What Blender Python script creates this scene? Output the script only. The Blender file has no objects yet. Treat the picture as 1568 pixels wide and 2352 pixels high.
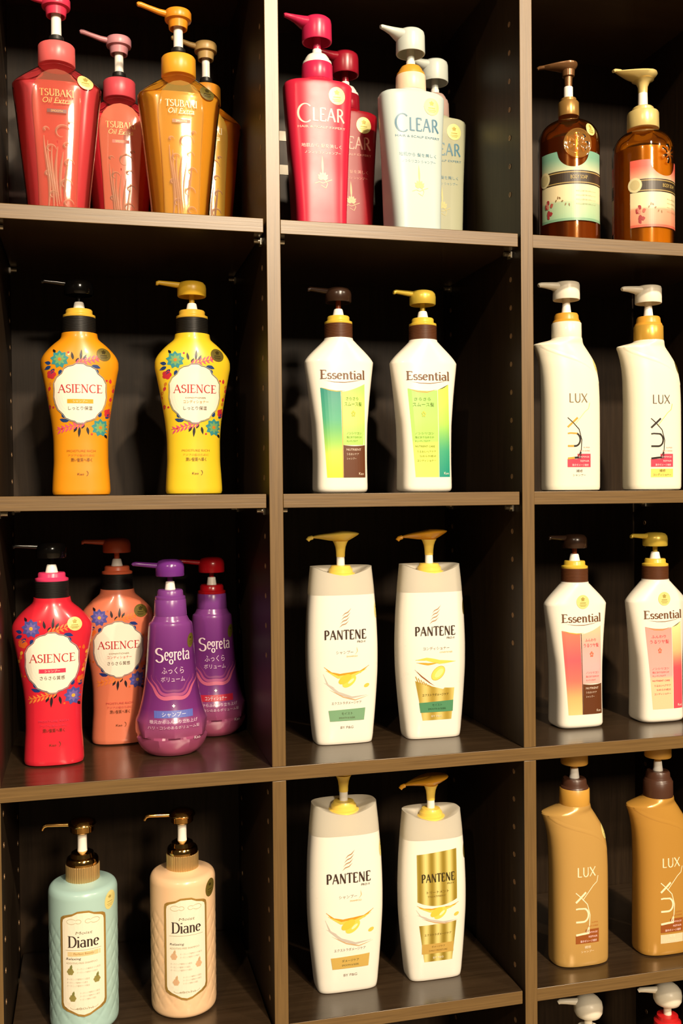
import bpy, math, random
from mathutils import Vector, Matrix, noise
from mathutils.geometry import tessellate_polygon
C = bpy.context.scene.collection
PI = math.pi

# ------------------------------------------------------------------ camera
cam = bpy.data.objects.new('camera', bpy.data.cameras.new('camera')); C.objects.link(cam)
R_ = Vector((0.96919437, -0.2461127, -0.00952947)); U_ = Vector((0.01377501, 0.01553455, 0.99978444)); W_ = Vector((0.24591161, 0.96911672, -0.0184462))
M = Matrix.Identity(4)
for i in range(3):
    M[i][0] = R_[i]; M[i][1] = U_[i]; M[i][2] = -W_[i]
M.translation = Vector((-0.18444, -1.03353, 0.00126))
cam.matrix_world = M
cam.data.sensor_fit = 'HORIZONTAL'; cam.data.sensor_width = 36; cam.data.lens = 2298.2 / 1568 * 36
cam.data.clip_start = 0.02
bpy.context.scene.camera = cam

# ------------------------------------------------------------------ light
sc = bpy.context.scene
sc.view_settings.view_transform = 'Standard'; sc.view_settings.look = 'None'
sc.view_settings.gamma = 1; sc.view_settings.exposure = -0.02; sc.view_settings.use_curve_mapping = False
w = bpy.data.worlds.new('room_light'); sc.world = w; w.use_nodes = True
w.node_tree.nodes['Background'].inputs[0].default_value = (1.0, 0.78, 0.52, 1)
w.node_tree.nodes['Background'].inputs[1].default_value = 0.045

def spot(name, loc, aim, power, col, size, angle=50, blend=0.6):
    l = bpy.data.lights.new(name, 'SPOT'); l.energy = power; l.color = col
    l.shadow_soft_size = size; l.spot_size = math.radians(angle); l.spot_blend = blend
    o = bpy.data.objects.new(name, l); C.objects.link(o); o.location = loc
    o.rotation_euler = (Vector(aim) - Vector(loc)).to_track_quat('-Z', 'Y').to_euler()
    return o
WARM = (1.0, 0.83, 0.61)
spot('ceiling_spotlight', (-1.6, -3.2, 1.9), (0.15, 0, -0.25), 120, WARM, 0.05, 62, 0.8)
spot('ceiling_spotlight', (0.50, -2.3, 1.65), (0.22, 0, -0.2), 310, WARM, 0.05, 62, 0.8)
spot('ceiling_spotlight', (2.05, -2.3, 1.65), (0.35, 0, -0.1), 130, WARM, 0.05, 62, 0.8)
def area(name, loc, aim, power, col, sx, sy):
    l = bpy.data.lights.new(name, 'AREA'); l.energy = power; l.color = col
    l.shape = 'RECTANGLE'; l.size = sx; l.size_y = sy
    o = bpy.data.objects.new(name, l); C.objects.link(o); o.location = loc
    o.rotation_euler = (Vector(aim) - Vector(loc)).to_track_quat('-Z', 'Y').to_euler()
area('ceiling_lamp', (0.6, -4.2, 1.7), (0.1, 0, 0.0), 120, (1.0, 0.82, 0.60), 0.5, 0.5)

# ------------------------------------------------------------------ helpers
def lin(c):
    return tuple(((v / 255) / 12.92 if v / 255 <= 0.04045 else ((v / 255 + 0.055) / 1.055) ** 2.4) for v in c)

_mats = {}
def mat(name, col, rough=0.35, metal=0.0, coat=0.0, spec=0.5, sss=0.0, trans=0.0):
    if name in _mats: return _mats[name]
    m = bpy.data.materials.new(name); m.use_nodes = True
    nt = m.node_tree; b = nt.nodes['Principled BSDF']
    b.inputs['Base Color'].default_value = (*lin(col), 1)
    b.inputs['Roughness'].default_value = rough; b.inputs['Metallic'].default_value = metal
    b.inputs['Coat Weight'].default_value = coat; b.inputs['Coat Roughness'].default_value = 0.12
    b.inputs['Specular IOR Level'].default_value = spec
    if sss:
        b.inputs['Subsurface Weight'].default_value = sss; b.inputs['Subsurface Radius'].default_value = (0.006, 0.004, 0.003); b.inputs['Subsurface Scale'].default_value = 1.0
    # slight moulding unevenness
    n = nt.nodes.new('ShaderNodeTexNoise'); n.inputs['Scale'].default_value = 60; n.inputs['Detail'].default_value = 2
    tc = nt.nodes.new('ShaderNodeTexCoord'); nt.links.new(tc.outputs['Object'], n.inputs['Vector'])
    mr = nt.nodes.new('ShaderNodeMapRange'); mr.inputs['To Min'].default_value = rough * 0.92; mr.inputs['To Max'].default_value = rough * 1.1
    nt.links.new(n.outputs['Fac'], mr.inputs['Value']); nt.links.new(mr.outputs['Result'], b.inputs['Roughness'])
    _mats[name] = m; return m

def clear_mat(name, tint, dens=0.5, rough=0.06, body=None):
    """tinted clear plastic: tinted see-through + gloss, with a share of coloured body"""
    if name in _mats: return _mats[name]
    m = bpy.data.materials.new(name); m.use_nodes = True
    nt = m.node_tree; nt.nodes.clear()
    out = nt.nodes.new('ShaderNodeOutputMaterial')
    tr = nt.nodes.new('ShaderNodeBsdfTransparent'); tr.inputs[0].default_value = (*lin(tint), 1)
    gl = nt.nodes.new('ShaderNodeBsdfGlossy'); gl.inputs['Roughness'].default_value = rough; gl.inputs[0].default_value = (1, 1, 1, 1)
    fr = nt.nodes.new('ShaderNodeFresnel'); fr.inputs[0].default_value = 1.5
    df = nt.nodes.new('ShaderNodeBsdfDiffuse'); df.inputs[0].default_value = (*lin(body or tint), 1)
    tl = nt.nodes.new('ShaderNodeBsdfTranslucent'); tl.inputs[0].default_value = (*lin(body or tint), 1)
    a = nt.nodes.new('ShaderNodeMixShader'); a.inputs[0].default_value = 0.4
    nt.links.new(df.outputs[0], a.inputs[1]); nt.links.new(tl.outputs[0], a.inputs[2])
    b = nt.nodes.new('ShaderNodeMixShader'); b.inputs[0].default_value = dens
    nt.links.new(tr.outputs[0], b.inputs[1]); nt.links.new(a.outputs[0], b.inputs[2])
    c = nt.nodes.new('ShaderNodeMixShader')
    nt.links.new(fr.outputs[0], c.inputs[0]); nt.links.new(b.outputs[0], c.inputs[1]); nt.links.new(gl.outputs[0], c.inputs[2])
    nt.links.new(c.outputs[0], out.inputs[0])
    _mats[name] = m; return m

def ink_mat(name, rough=0.4, metal=0.0):
    if name in _mats: return _mats[name]
    m = bpy.data.materials.new(name); m.use_nodes = True
    nt = m.node_tree; b = nt.nodes['Principled BSDF']
    at = nt.nodes.new('ShaderNodeVertexColor'); at.layer_name = 'Col'
    nt.links.new(at.outputs['Color'], b.inputs['Base Color'])
    b.inputs['Roughness'].default_value = rough; b.inputs['Metallic'].default_value = metal
    _mats[name] = m; return m
INK = ink_mat('printed_ink'); FOIL = ink_mat('printed_foil', 0.3, 0.55)

def wood(name, dark, light, grain, rough=0.42, spec=0.5):
    m = bpy.data.materials.new(name); m.use_nodes = True
    nt = m.node_tree; b = nt.nodes['Principled BSDF']
    tc = nt.nodes.new('ShaderNodeTexCoord'); mp = nt.nodes.new('ShaderNodeMapping')
    mp.inputs['Scale'].default_value = grain
    nt.links.new(tc.outputs['Object'], mp.inputs['Vector'])
    n = nt.nodes.new('ShaderNodeTexNoise'); n.inputs['Scale'].default_value = 9; n.inputs['Detail'].default_value = 6; n.inputs['Roughness'].default_value = 0.62
    nt.links.new(mp.outputs[0], n.inputs['Vector'])
    cr = nt.nodes.new('ShaderNodeValToRGB'); cr.color_ramp.elements[0].position = 0.33; cr.color_ramp.elements[1].position = 0.68
    cr.color_ramp.elements[0].color = (*dark, 1); cr.color_ramp.elements[1].color = (*light, 1)
    nt.links.new(n.outputs['Fac'], cr.inputs[0]); nt.links.new(cr.outputs[0], b.inputs['Base Color'])
    bp = nt.nodes.new('ShaderNodeBump'); bp.inputs['Strength'].default_value = 0.25; bp.inputs['Distance'].default_value = 0.0004
    nt.links.new(n.outputs['Fac'], bp.inputs['Height']); nt.links.new(bp.outputs[0], b.inputs['Normal'])
    b.inputs['Roughness'].default_value = rough; b.inputs['Specular IOR Level'].default_value = spec
    return m
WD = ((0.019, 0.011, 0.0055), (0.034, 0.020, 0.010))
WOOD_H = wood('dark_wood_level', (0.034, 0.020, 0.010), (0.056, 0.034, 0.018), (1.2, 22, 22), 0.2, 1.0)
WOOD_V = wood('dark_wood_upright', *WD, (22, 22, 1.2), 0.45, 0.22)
ED = ((0.125, 0.068, 0.018), (0.190, 0.108, 0.032))
EDGE_H = wood('edge_band_level', *ED, (1.5, 30, 60), 0.4, 0.85)
EDGE_V = wood('edge_band_upright', *ED, (60, 30, 1.5), 0.4, 0.85)

def link(name, me, mats, parent=None, smooth=None, bevel=None):
    for m in (mats if isinstance(mats, (list, tuple)) else [mats]): me.materials.append(m)
    if smooth is not None:
        me.polygons.foreach_set('use_smooth', [True] * len(me.polygons))
        me.set_sharp_from_angle(angle=math.radians(smooth))
    o = bpy.data.objects.new(name, me); C.objects.link(o)
    if parent is not None: o.parent = parent
    if bevel:
        b = o.modifiers.new('edge', 'BEVEL'); b.width = bevel; b.segments = 2; b.limit_method = 'ANGLE'; b.angle_limit = math.radians(40)
    return o

def mk(name, V, F, mats, parent, smooth=38, k=0.001, midx=None):
    me = bpy.data.meshes.new(name)
    me.from_pydata([(x * k, y * k, z * k) for x, y, z in V], [], F)
    if midx: me.polygons.foreach_set('material_index', midx)
    me.update()
    return link(name, me, mats, parent, smooth)

def boxmesh(x0, x1, y0, y1, z0, z1):
    V = [(x, y, z) for x in (x0, x1) for y in (y0, y1) for z in (z0, z1)]
    F = [(0, 1, 3, 2), (4, 6, 7, 5), (0, 4, 5, 1), (2, 3, 7, 6), (0, 2, 6, 4), (1, 5, 7, 3)]
    return V, F      # face 2 is the front (y0)

def board(name, x0, x1, y0, y1, z0, z1, face, edge, parent):
    cx, cy, cz = (x0 + x1) / 2, (y0 + y1) / 2, (z0 + z1) / 2
    V, F = boxmesh(x0 - cx, x1 - cx, y0 - cy, y1 - cy, z0 - cz, z1 - cz)
    o = mk(name, V, F, [face, edge], parent, 30, 1.0, [0, 0, 1, 0, 0, 0])
    o.location = (cx, cy, cz)
    b = o.modifiers.new('edge', 'BEVEL'); b.width = 0.0006; b.segments = 2; b.limit_method = 'ANGLE'
    return o

def thing(name, label, cat, loc, rotz=0, group=None):
    o = bpy.data.objects.new(name, None); C.objects.link(o); o.empty_display_size = 0.02
    o.location = (loc[0], loc[1], loc[2] + (.0004 if cat == 'bottle' else 0)); o.rotation_euler = (0, 0, rotz)
    o['label'] = label; o['category'] = cat
    if group: o['group'] = group
    return o

def sized(o, x, y, z):
    o.scale = (x, y, z); return o

# lofted shapes ------------------------------------------------------
def interp(rows, z, smooth=True):
    """rows: (z, v1, v2, ...) ascending; monotone cubic"""
    if z <= rows[0][0]: return rows[0][1:]
    if z >= rows[-1][0]: return rows[-1][1:]
    for i in range(len(rows) - 1):
        if rows[i][0] <= z <= rows[i + 1][0]: break
    z0, z1 = rows[i][0], rows[i + 1][0]; h = z1 - z0; t = (z - z0) / h
    res = []
    for k in range(1, len(rows[0])):
        p0, p1 = rows[i][k], rows[i + 1][k]
        if not smooth: res.append(p0 + (p1 - p0) * t); continue
        d = (p1 - p0) / h
        def slope(j):
            if j <= 0 or j >= len(rows) - 1:
                return d
            a = (rows[j][k] - rows[j - 1][k]) / (rows[j][0] - rows[j - 1][0]); b = (rows[j + 1][k] - rows[j][k]) / (rows[j + 1][0] - rows[j][0])
            if a * b <= 0: return 0.0
            return 2 * a * b / (a + b)
        m0, m1 = slope(i), slope(i + 1)
        t2, t3 = t * t, t * t * t
        res.append((2 * t3 - 3 * t2 + 1) * p0 + (t3 - 2 * t2 + t) * h * m0 + (-2 * t3 + 3 * t2) * p1 + (t3 - t2) * h * m1)
    return res

class Loft:
    """rows (z, half width, half depth, exponent, x offset)"""
    def __init__(s, rows, smooth=True): s.rows = [tuple(r) + (0,) * (5 - len(r)) for r in rows]; s.sm = smooth
    def at(s, z): return interp(s.rows, z, s.sm)
    def pt(s, z, th):
        a, b, n, cx = s.at(z)
        c, q = math.cos(th), math.sin(th)
        return (cx + a * math.copysign(abs(c) ** (2 / n), c), b * math.copysign(abs(q) ** (2 / n), q), z)
    def front(s, x, z):
        a, b, n, cx = s.at(z)
        u = min(0.985, abs((x - cx) / a))
        return -b * (1 - u ** n) ** (1 / n)
    def map(s, x, z, eps):
        a, b, n, cx = s.at(z)
        x = cx + max(-.985 * a, min(.985 * a, x - cx))
        return (x, s.front(x, z) - eps, z)
    def mesh(s, name, m, parent, seg=64, step=3.0, disp=None, smooth=38, zs=None, k=0.001):
        if zs is None:
            zs = []
            for r0, r1 in zip(s.rows, s.rows[1:]):
                n = max(1, int(math.ceil((r1[0] - r0[0]) / step)))
                zs += [r0[0] + (r1[0] - r0[0]) * i / n for i in range(n)]
            zs.append(s.rows[-1][0])
        V, F = [], []
        for z in zs:
            for i in range(seg):
                # even spacing by angle of the superellipse
                p = s.pt(z, -PI / 2 + 2 * PI * i / seg)
                if disp:
                    d = disp(p, 2 * PI * i / seg, z); l = math.hypot(p[0], p[1]) or 1
                    p = (p[0] * (1 + d / l), p[1] * (1 + d / l), z)
                V.append(p)
        for j in range(len(zs) - 1):
            for i in range(seg):
                a, b = j * seg + i, j * seg + (i + 1) % seg
                F.append((a, b, b + seg, a + seg))
        V.append((s.at(zs[0])[3], 0, zs[0])); V.append((s.at(zs[-1])[3], 0, zs[-1]))
        c0, c1 = len(V) - 2, len(V) - 1; t = (len(zs) - 1) * seg
        for i in range(seg):
            F.append((c0, (i + 1) % seg, i)); F.append((c1, t + i, t + (i + 1) % seg))
        return mk(name, V, F, m, parent, smooth, k)

def lathe(name, prof, m, parent, x=0, y=0, seg=40, smooth=38, ribs=0, ribd=0.35, k=0.001):
    """prof (r, z) bottom to top; open ends are closed at r=0"""
    V, F = [], []
    n = seg if not ribs else ribs * 4
    for r, z in prof:
        for i in range(n):
            rr = r - (ribd if ribs and (i % 4) in (0, 1) else 0)
            rr = max(rr, 0.01)
            V.append((x + rr * math.cos(2 * PI * i / n), y + rr * math.sin(2 * PI * i / n), z))
    for j in range(len(prof) - 1):
        for i in range(n):
            a, b = j * n + i, j * n + (i + 1) % n
            F.append((a, b, b + n, a + n))
    F.append(tuple(range(n))[::-1]); F.append(tuple(range(len(V) - n, len(V))))
    return mk(name, V, F, m, parent, smooth, k)

def tubegeo(path, seg=16):
    """path: (x,y,z,ra,rb): ra across, rb in height"""
    V, F = [], []
    P = [Vector(p[:3]) for p in path]
    for i, p in enumerate(path):
        d = (P[min(i + 1, len(P) - 1)] - P[max(i - 1, 0)]).normalized()
        side = d.cross(Vector((0, 0, 1)))
        if side.length < 1e-3: side = Vector((0, 1, 0))
        side.normalize(); up = side.cross(d)
        rb = p[4] if len(p) > 4 else p[3]
        for k in range(seg):
            a = 2 * PI * k / seg
            V.append(tuple(P[i] + side * (p[3] * math.cos(a)) + up * (rb * math.sin(a))))
    for j in range(len(path) - 1):
        for k in range(seg):
            a, b = j * seg + k, j * seg + (k + 1) % seg
            F.append((a, b, b + seg, a + seg))
    F.append(tuple(range(seg))[::-1]); F.append(tuple(range(len(V) - seg, len(V))))
    return V, F
def tube(name, path, m, parent, seg=16, k=0.001):
    V, F = tubegeo(path, seg); return mk(name, V, F, m, parent, 40, k)

# flat print on a surface ---------------------------------------------
_tc = {}
def textgeo(s):
    if s in _tc: return _tc[s]
    c = bpy.data.curves.new('lettering', 'FONT'); c.body = s; c.resolution_u = 2
    o = bpy.data.objects.new('lettering', c); C.objects.link(o)
    dg = bpy.context.evaluated_depsgraph_get()
    me = bpy.data.meshes.new_from_object(o.evaluated_get(dg))
    V = [(v.co.x, v.co.y) for v in me.vertices]; F = [tuple(p.vertices) for p in me.polygons]
    bpy.data.objects.remove(o); bpy.data.meshes.remove(me); bpy.data.curves.remove(c)
    if V:
        x0 = min(v[0] for v in V); x1 = max(v[0] for v in V); y0 = min(v[1] for v in V); y1 = max(v[1] for v in V)
        V = [((x - x0) / (x1 - x0), (y - y0) / max(1e-6, y1 - y0)) for x, y in V]
    _tc[s] = (V, F); return _tc[s]

def arc(cx, cy, rx, ry, a0, a1, n=10):
    return [(cx + rx * math.cos(math.radians(a0 + (a1 - a0) * i / n)), cy + ry * math.sin(math.radians(a0 + (a1 - a0) * i / n))) for i in range(n + 1)]
X = 0.64
# roman letters with thick and thin strokes: width, strokes (kind, points), serifs (x, y, half)
SERIF = {
 'A': (.82, [('t', [(.08, 0), (.40, 1)]), ('T', [(.40, 1), (.73, 0)]), ('t', [(.18, .36), (.60, .36)])], [(.08, 0, .1), (.74, 0, .12)]),
 'S': (.60, [('c', arc(.30, .75, .20, .22, 30, 255, 12) + arc(.30, .27, .22, .25, 75, -160, 12))], []),
 'I': (.34, [('T', [(.17, 0), (.17, 1)])], [(.17, 0, .13), (.17, 1, .13)]),
 'E': (.66, [('T', [(.17, 0), (.17, 1)]), ('t', [(.17, .98), (.56, .98), (.56, .84)]), ('t', [(.17, .52), (.46, .52)]), ('t', [(.17, .02), (.58, .02), (.60, .18)])], [(.12, 0, .1), (.12, 1, .1)]),
 'N': (.86, [('t', [(.16, 0), (.16, 1)]), ('T', [(.16, 1), (.70, 0)]), ('t', [(.70, 0), (.70, 1)])], [(.16, 0, .11), (.70, 1, .11), (.1, 1, .09)]),
 'C': (.80, [('c', arc(.46, .5, .36, .49, 48, 312, 22))], []),
 'D': (.84, [('T', [(.17, 0), (.17, 1)]), ('c', [(.17, .98)] + arc(.38, .5, .38, .48, 90, -90, 16) + [(.17, .02)])], [(.12, 0, .1), (.12, 1, .1)]),
 'T': (.70, [('T', [(.35, 0), (.35, 1)]), ('t', [(.04, .84), (.05, .98), (.65, .98), (.66, .84)])], [(.35, 0, .13)]),
 'U': (.80, [('T', [(.17, 1), (.17, .35)]), ('c', arc(.42, .35, .25, .35, 180, 360, 12)), ('t', [(.67, .35), (.67, 1)])], [(.17, 1, .12), (.67, 1, .1)]),
 'B': (.68, [('T', [(.17, 0), (.17, 1)]), ('c', [(.17, .98)] + arc(.32, .76, .2, .22, 90, -90, 10) + [(.17, .54)]), ('c', [(.17, .54)] + arc(.34, .28, .25, .26, 90, -90, 10) + [(.17, .02)])], [(.12, 0, .1), (.12, 1, .1)]),
 'K': (.80, [('T', [(.17, 0), (.17, 1)]), ('t', [(.66, 1), (.19, .42)]), ('T', [(.30, .56), (.72, 0)])], [(.17, 0, .12), (.17, 1, .12), (.66, 1, .1), (.72, 0, .1)]),
 'i': (.32, [('T', [(.15, 0), (.15, X)]), ('T', [(.15, .86), (.15, .96)])], [(.15, 0, .11), (.1, X, .08)]),
 'l': (.32, [('T', [(.15, 0), (.15, 1.02)])], [(.15, 0, .11), (.1, 1.02, .08)]),
 'a': (.58, [('c', arc(.26, X * .72, .18, X * .28, 150, 0, 10)), ('T', [(.44, X * .72), (.44, .06), (.54, .02)]), ('c', arc(.26, X * .29, .20, X * .28, 60, 360, 14))], []),
 'n': (.64, [('T', [(.15, 0), (.15, X)]), ('c', [(.15, X * .7)] + arc(.32, X * .68, .17, X * .31, 150, 0, 10)), ('T', [(.49, X * .68), (.49, 0)])], [(.15, 0, .1), (.49, 0, .1), (.1, X, .07)]),
 'e': (.56, [('t', [(.10, X * .54), (.46, X * .54)]), ('c', arc(.28, X * .5, .20, X * .49, 10, 315, 18))], []),
 's': (.46, [('c', arc(.23, X * .74, .14, X * .24, 30, 255, 10) + arc(.23, X * .26, .16, X * .25, 75, -160, 10))], []),
 't': (.42, [('T', [(.18, X * 1.35), (.18, .12), (.24, .02), (.36, .06)]), ('t', [(.04, X), (.36, X)])], []),
 'g': (.56, [('c', arc(.25, X * .66, .17, X * .32, 0, 360, 14)), ('c', arc(.26, -.12, .20, .17, 100, 450, 14)), ('t', [(.38, X * .86), (.5, X * .98)])], []),
 'r': (.46, [('T', [(.15, 0), (.15, X)]), ('c', arc(.32, X * .64, .17, X * .34, 165, 50, 8))], [(.15, 0, .1), (.1, X, .07)]),
 'o': (.60, [('c', arc(.29, X * .5, .21, X * .48, 0, 360, 18))], []),
 'R': (.74, [('T', [(.17, 0), (.17, 1)]), ('c', [(.17, .98)] + arc(.34, .74, .22, .24, 90, -90, 10) + [(.17, .50)]), ('T', [(.36, .50), (.70, 0)])], []),
 'L': (.60, [('T', [(.17, 1), (.17, 0)]), ('t', [(.17, .02), (.56, .02)])], []),
 'X': (.78, [('T', [(.08, 1), (.70, 0)]), ('t', [(.70, 1), (.08, 0)])], []),
 'P': (.66, [('T', [(.17, 0), (.17, 1)]), ('c', [(.17, .98)] + arc(.33, .72, .23, .26, 90, -90, 10) + [(.17, .46)])], []),
}
def strokequads(pts, wf):
    V, F = [], []
    n = len(pts)
    for i, p in enumerate(pts):
        a = Vector(pts[max(i - 1, 0)]); b = Vector(pts[min(i + 1, n - 1)])
        d = b - a
        if d.length < 1e-9: d = Vector((1, 0))
        d.normalize(); w = wf(d, i / max(1, n - 1)) / 2
        V += [(p[0] - d.y * w, p[1] + d.x * w), (p[0] + d.y * w, p[1] - d.x * w)]
    for i in range(n - 1): F.append((2 * i, 2 * i + 1, 2 * i + 3, 2 * i + 2))
    return V, F
def densify(pts, s):
    out = [pts[0]]
    for a, b in zip(pts, pts[1:]):
        n = max(1, int(math.ceil(math.dist(a, b) / s)))
        out += [(a[0] + (b[0] - a[0]) * i / n, a[1] + (b[1] - a[1]) * i / n) for i in range(1, n + 1)]
    return out
def serifgeo(s, T=.15, t=.055, serifs=True, thin_all=False):
    V, F = [], []; x = 0
    for ch in s:
        if ch == ' ': x += .4; continue
        w, st, sf = SERIF[ch]
        for kind, pts in st:
            pts = densify(pts, .3)
            if kind == 'T': wf = lambda d, u: T
            elif kind == 't': wf = lambda d, u: t
            else: wf = lambda d, u: t + (T - t) * abs(d.y) ** 1.3
            v, f = strokequads(pts, wf)
            o = len(V); V += [(a + x, b) for a, b in v]; F += [tuple(q + o for q in g) for g in f]
        if serifs:
            for sx, sy, h in sf:
                v, f = strokequads([(sx - h, sy), (sx + h, sy)], lambda d, u: t * .9)
                o = len(V); V += [(a + x, b) for a, b in v]; F += [tuple(q + o for q in g) for g in f]
        x += w
    x0 = min(v[0] for v in V); x1 = max(v[0] for v in V)
    return [((a - x0) / (x1 - x0), b) for a, b in V], F

class Print:
    """flat colour print, laid on a surface by fn(u, z, eps)"""
    def __init__(s, fn, layer=0): s.fn = fn; s.V = []; s.F = []; s.Cc = []; s.base = 0.12; s.layer = layer
    def add(s, V2, F, col, layer=1, eps=None):
        o = len(s.V); e = s.base + (s.layer + layer) * 0.06
        s.V += [s.fn(x, z, e) for x, z in V2]
        for f in F:
            s.F.append(tuple(i + o for i in f))
            s.Cc.append([lin(col(*V2[i])) if callable(col) else lin(col) for i in f])
        return s
    def text(s, t, x0, x1, z0, z1, col, shear=0, layer=3):
        V, F = textgeo(t)
        if V: s.add([(x0 + (x1 - x0) * u + shear * v * (z1 - z0), z0 + (z1 - z0) * v) for u, v in V], F, col, layer)
        return s
    def serif(s, t, x0, x1, z0, z1, col, T=.15, tt=.055, serifs=True, layer=3, shear=0, bend=None):
        V, F = serifgeo(t, T, tt, serifs)
        s.add([(x0 + (x1 - x0) * u + shear * v * (z1 - z0), z0 + (z1 - z0) * v + (bend(u) if bend else 0)) for u, v in V], F, col, layer); return s
    def grid(s, z0, z1, xl, xr, col, nx=10, nz=10, layer=0, top=None, bot=None):
        """xl,xr functions of t in 0..1 (bottom to top); top/bot: z offsets as functions of u"""
        V, F = [], []
        for j in range(nz + 1):
            t = j / nz
            for i in range(nx + 1):
                u = i / nx; l = xl(t) if callable(xl) else xl; r = xr(t) if callable(xr) else xr
                zz0 = z0 + (bot(u) if bot else 0); zz1 = z1 + (top(u) if top else 0)
                V.append((l + (r - l) * u, zz0 + (zz1 - zz0) * t))
        for j in range(nz):
            for i in range(nx):
                a = j * (nx + 1) + i; F.append((a, a + 1, a + nx + 2, a + nx + 1))
        s.add(V, F, col, layer); return s
    def fan(s, cx, cz, pts, col, rings=3, layer=0):
        n = len(pts); V = [(cx, cz)]; F = []
        for r in range(1, rings + 1):
            V += [(cx + (x - cx) * r / rings, cz + (z - cz) * r / rings) for x, z in pts]
        for i in range(n): F.append((0, 1 + (i + 1) % n, 1 + i))
        for r in range(rings - 1):
            for i in range(n):
                a, b = 1 + r * n + i, 1 + r * n + (i + 1) % n
                F.append((a, b, b + n, a + n))
        s.add(V, F, col, layer); return s
    def ell(s, cx, cz, rx, rz, col, ang=0, n=16, layer=1, rings=1):
        a = math.radians(ang)
        pts = []
        for i in range(n):
            u, v = rx * math.cos(2 * PI * i / n), rz * math.sin(2 * PI * i / n)
            pts.append((cx + u * math.cos(a) - v * math.sin(a), cz + u * math.sin(a) + v * math.cos(a)))
        return s.fan(cx, cz, pts, col, rings, layer)
    def leaf(s, cx, cz, ln, wd, ang, col, layer=1):
        a = math.radians(ang); pts = []
        for i in range(9):
            t = i / 8; pts.append((ln * t, wd * math.sin(PI * t ** .8)))
        for i in range(7, 0, -1):
            t = i / 8; pts.append((ln * t, -wd * math.sin(PI * t ** .8)))
        P = [(cx + u * math.cos(a) - v * math.sin(a), cz + u * math.sin(a) + v * math.cos(a)) for u, v in pts]
        mx, mz = cx + ln * .5 * math.cos(a), cz + ln * .5 * math.sin(a)
        return s.fan(mx, mz, P, col, 1, layer)
    def line(s, pts, w, col, layer=1, step=2.0, taper=False):
        V, F = strokequads(densify(pts, step), (lambda d, u: w * (math.sin(PI * min(max(u, .04), .96)))) if taper else (lambda d, u: w))
        s.add(V, F, col, layer); return s
    def build(s, name, parent, m=INK):
        me = bpy.data.meshes.new(name)
        me.from_pydata([(x * .001, y * .001, z * .001) for x, y, z in s.V], [], s.F)
        ca = me.color_attributes.new('Col', 'FLOAT_COLOR', 'CORNER')
        flat = []
        for cc in s.Cc:
            for c in cc: flat += [c[0], c[1], c[2], 1]
        ca.data.foreach_set('color', flat); me.update()
        return link(name, me, m, parent)

def mixc(a, b, t): return tuple(a[i] + (b[i] - a[i]) * t for i in range(3))
def ramp(stops, t):
    for (t0, c0), (t1, c1) in zip(stops, stops[1:]):
        if t <= t1: return mixc(c0, c1, max(0, min(1, (t - t0) / (t1 - t0))))
    return stops[-1][1]

def sticker(fn, x, z, r, parent, bright=True, rz=None, ang=0):
    rz = rz or r
    col = (240, 228, 146) if bright else (112, 98, 40)  # same gold foil
    p = Print(fn, 4)
    p.ell(x, z, r, rz, col, ang, 28, 0, 3)
    dk = (186, 166, 84) if bright else (64, 54, 20)
    for k in range(5):
        a = 90 + 72 * k
        p.leaf(x, z + rz * .38, r * .34, r * .13, a, dk, 2)
    p.line([(x - r * .45, z - rz * .16), (x + r * .45, z - rz * .16)], r * .12, dk, 2)
    p.line([(x - r * .55, z - rz * .42), (x + r * .55, z - rz * .42)], r * .08, dk, 2)
    p.line([(x - r * .4, z - rz * .6), (x + r * .4, z - rz * .6)], r * .08, dk, 2)
    o = p.build('sticker', parent, ink_mat('sticker_foil', 0.4, 0.2))
    o['label'] = 'round gold foil sticker, bright reflection painted in' if bright else 'round gold foil sticker, dark reflection painted in'
    return o

# ------------------------------------------------------------------ the shelving unit
zA, zB, zC, zD, zE = 0.2887, 0.0016, -0.2860, -0.5616, -0.8480
P_, T_, D_ = 0.2862, 0.0149, 0.250
XL = [-P_, 0.0, P_, 2 * P_]                 # left faces of the uprights
unit = thing('shelving_unit', 'dark brown wooden cubbyhole shelving unit filled with pump bottles', 'shelves', (0, 0, 0))
ZT, ZB_ = 0.5975, -1.16
for x in XL:
    for z0, z1 in ((zC, ZT), (ZB_, zC - T_)):
        board('upright_panel', x, x + T_, 0.0, D_, z0, z1, WOOD_V, EDGE_V, unit)
for z in (zC, ZT + T_, ZB_):
    board('fixed_shelf', XL[0], XL[3] + T_, 0.0, D_, z - T_, z, WOOD_H, EDGE_H, unit)
PIN = mat('pin_metal', (215, 205, 185), 0.25, 0.85)
for c in range(3):
    x0, x1 = XL[c] + T_, XL[c + 1]
    for z in (zA, zB, zD, zE):
        l, r = (0.0003, 0.0024) if c else (0.0022, 0.0028)
        if c == 2: l = 0.0002
        s_ = board('adjustable_shelf', x0 + l, x1 - r, 0.0012 + 0.0006 * c, D_ - 0.002, z - T_, z, WOOD_H, EDGE_H, unit)
        for px, sg in ((x0, 1), (x1, -1)):
            for py in (0.026, 0.222):
                V, F = tubegeo([(0, 0, 0, 2.6), (sg * 9, 0, 0, 2.6)], 12)
                V2, F2 = boxmesh(-1.2, 1.2, -5, 5, -4.5, 2.2)
                o = len(V); V += [(a + sg * 1.4, b, c_) for a, b, c_ in V2]; F += [tuple(q + o for q in f) for f in F2]
                pn = mk('shelf_pin', V, F, PIN, unit, 40)
                pn.location = (px, py, z - T_ - 0.0028)
board('back_panel', XL[0], XL[3] + T_, D_, D_ + 0.005, ZB_ - 0.01, ZT + 0.01, WOOD_V, WOOD_V, unit)
board('plinth', XL[0] + .005, XL[3] + T_ - .005, 0.03, 0.05, -1.235, ZB_ - T_, WOOD_H, EDGE_H, unit)
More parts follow.
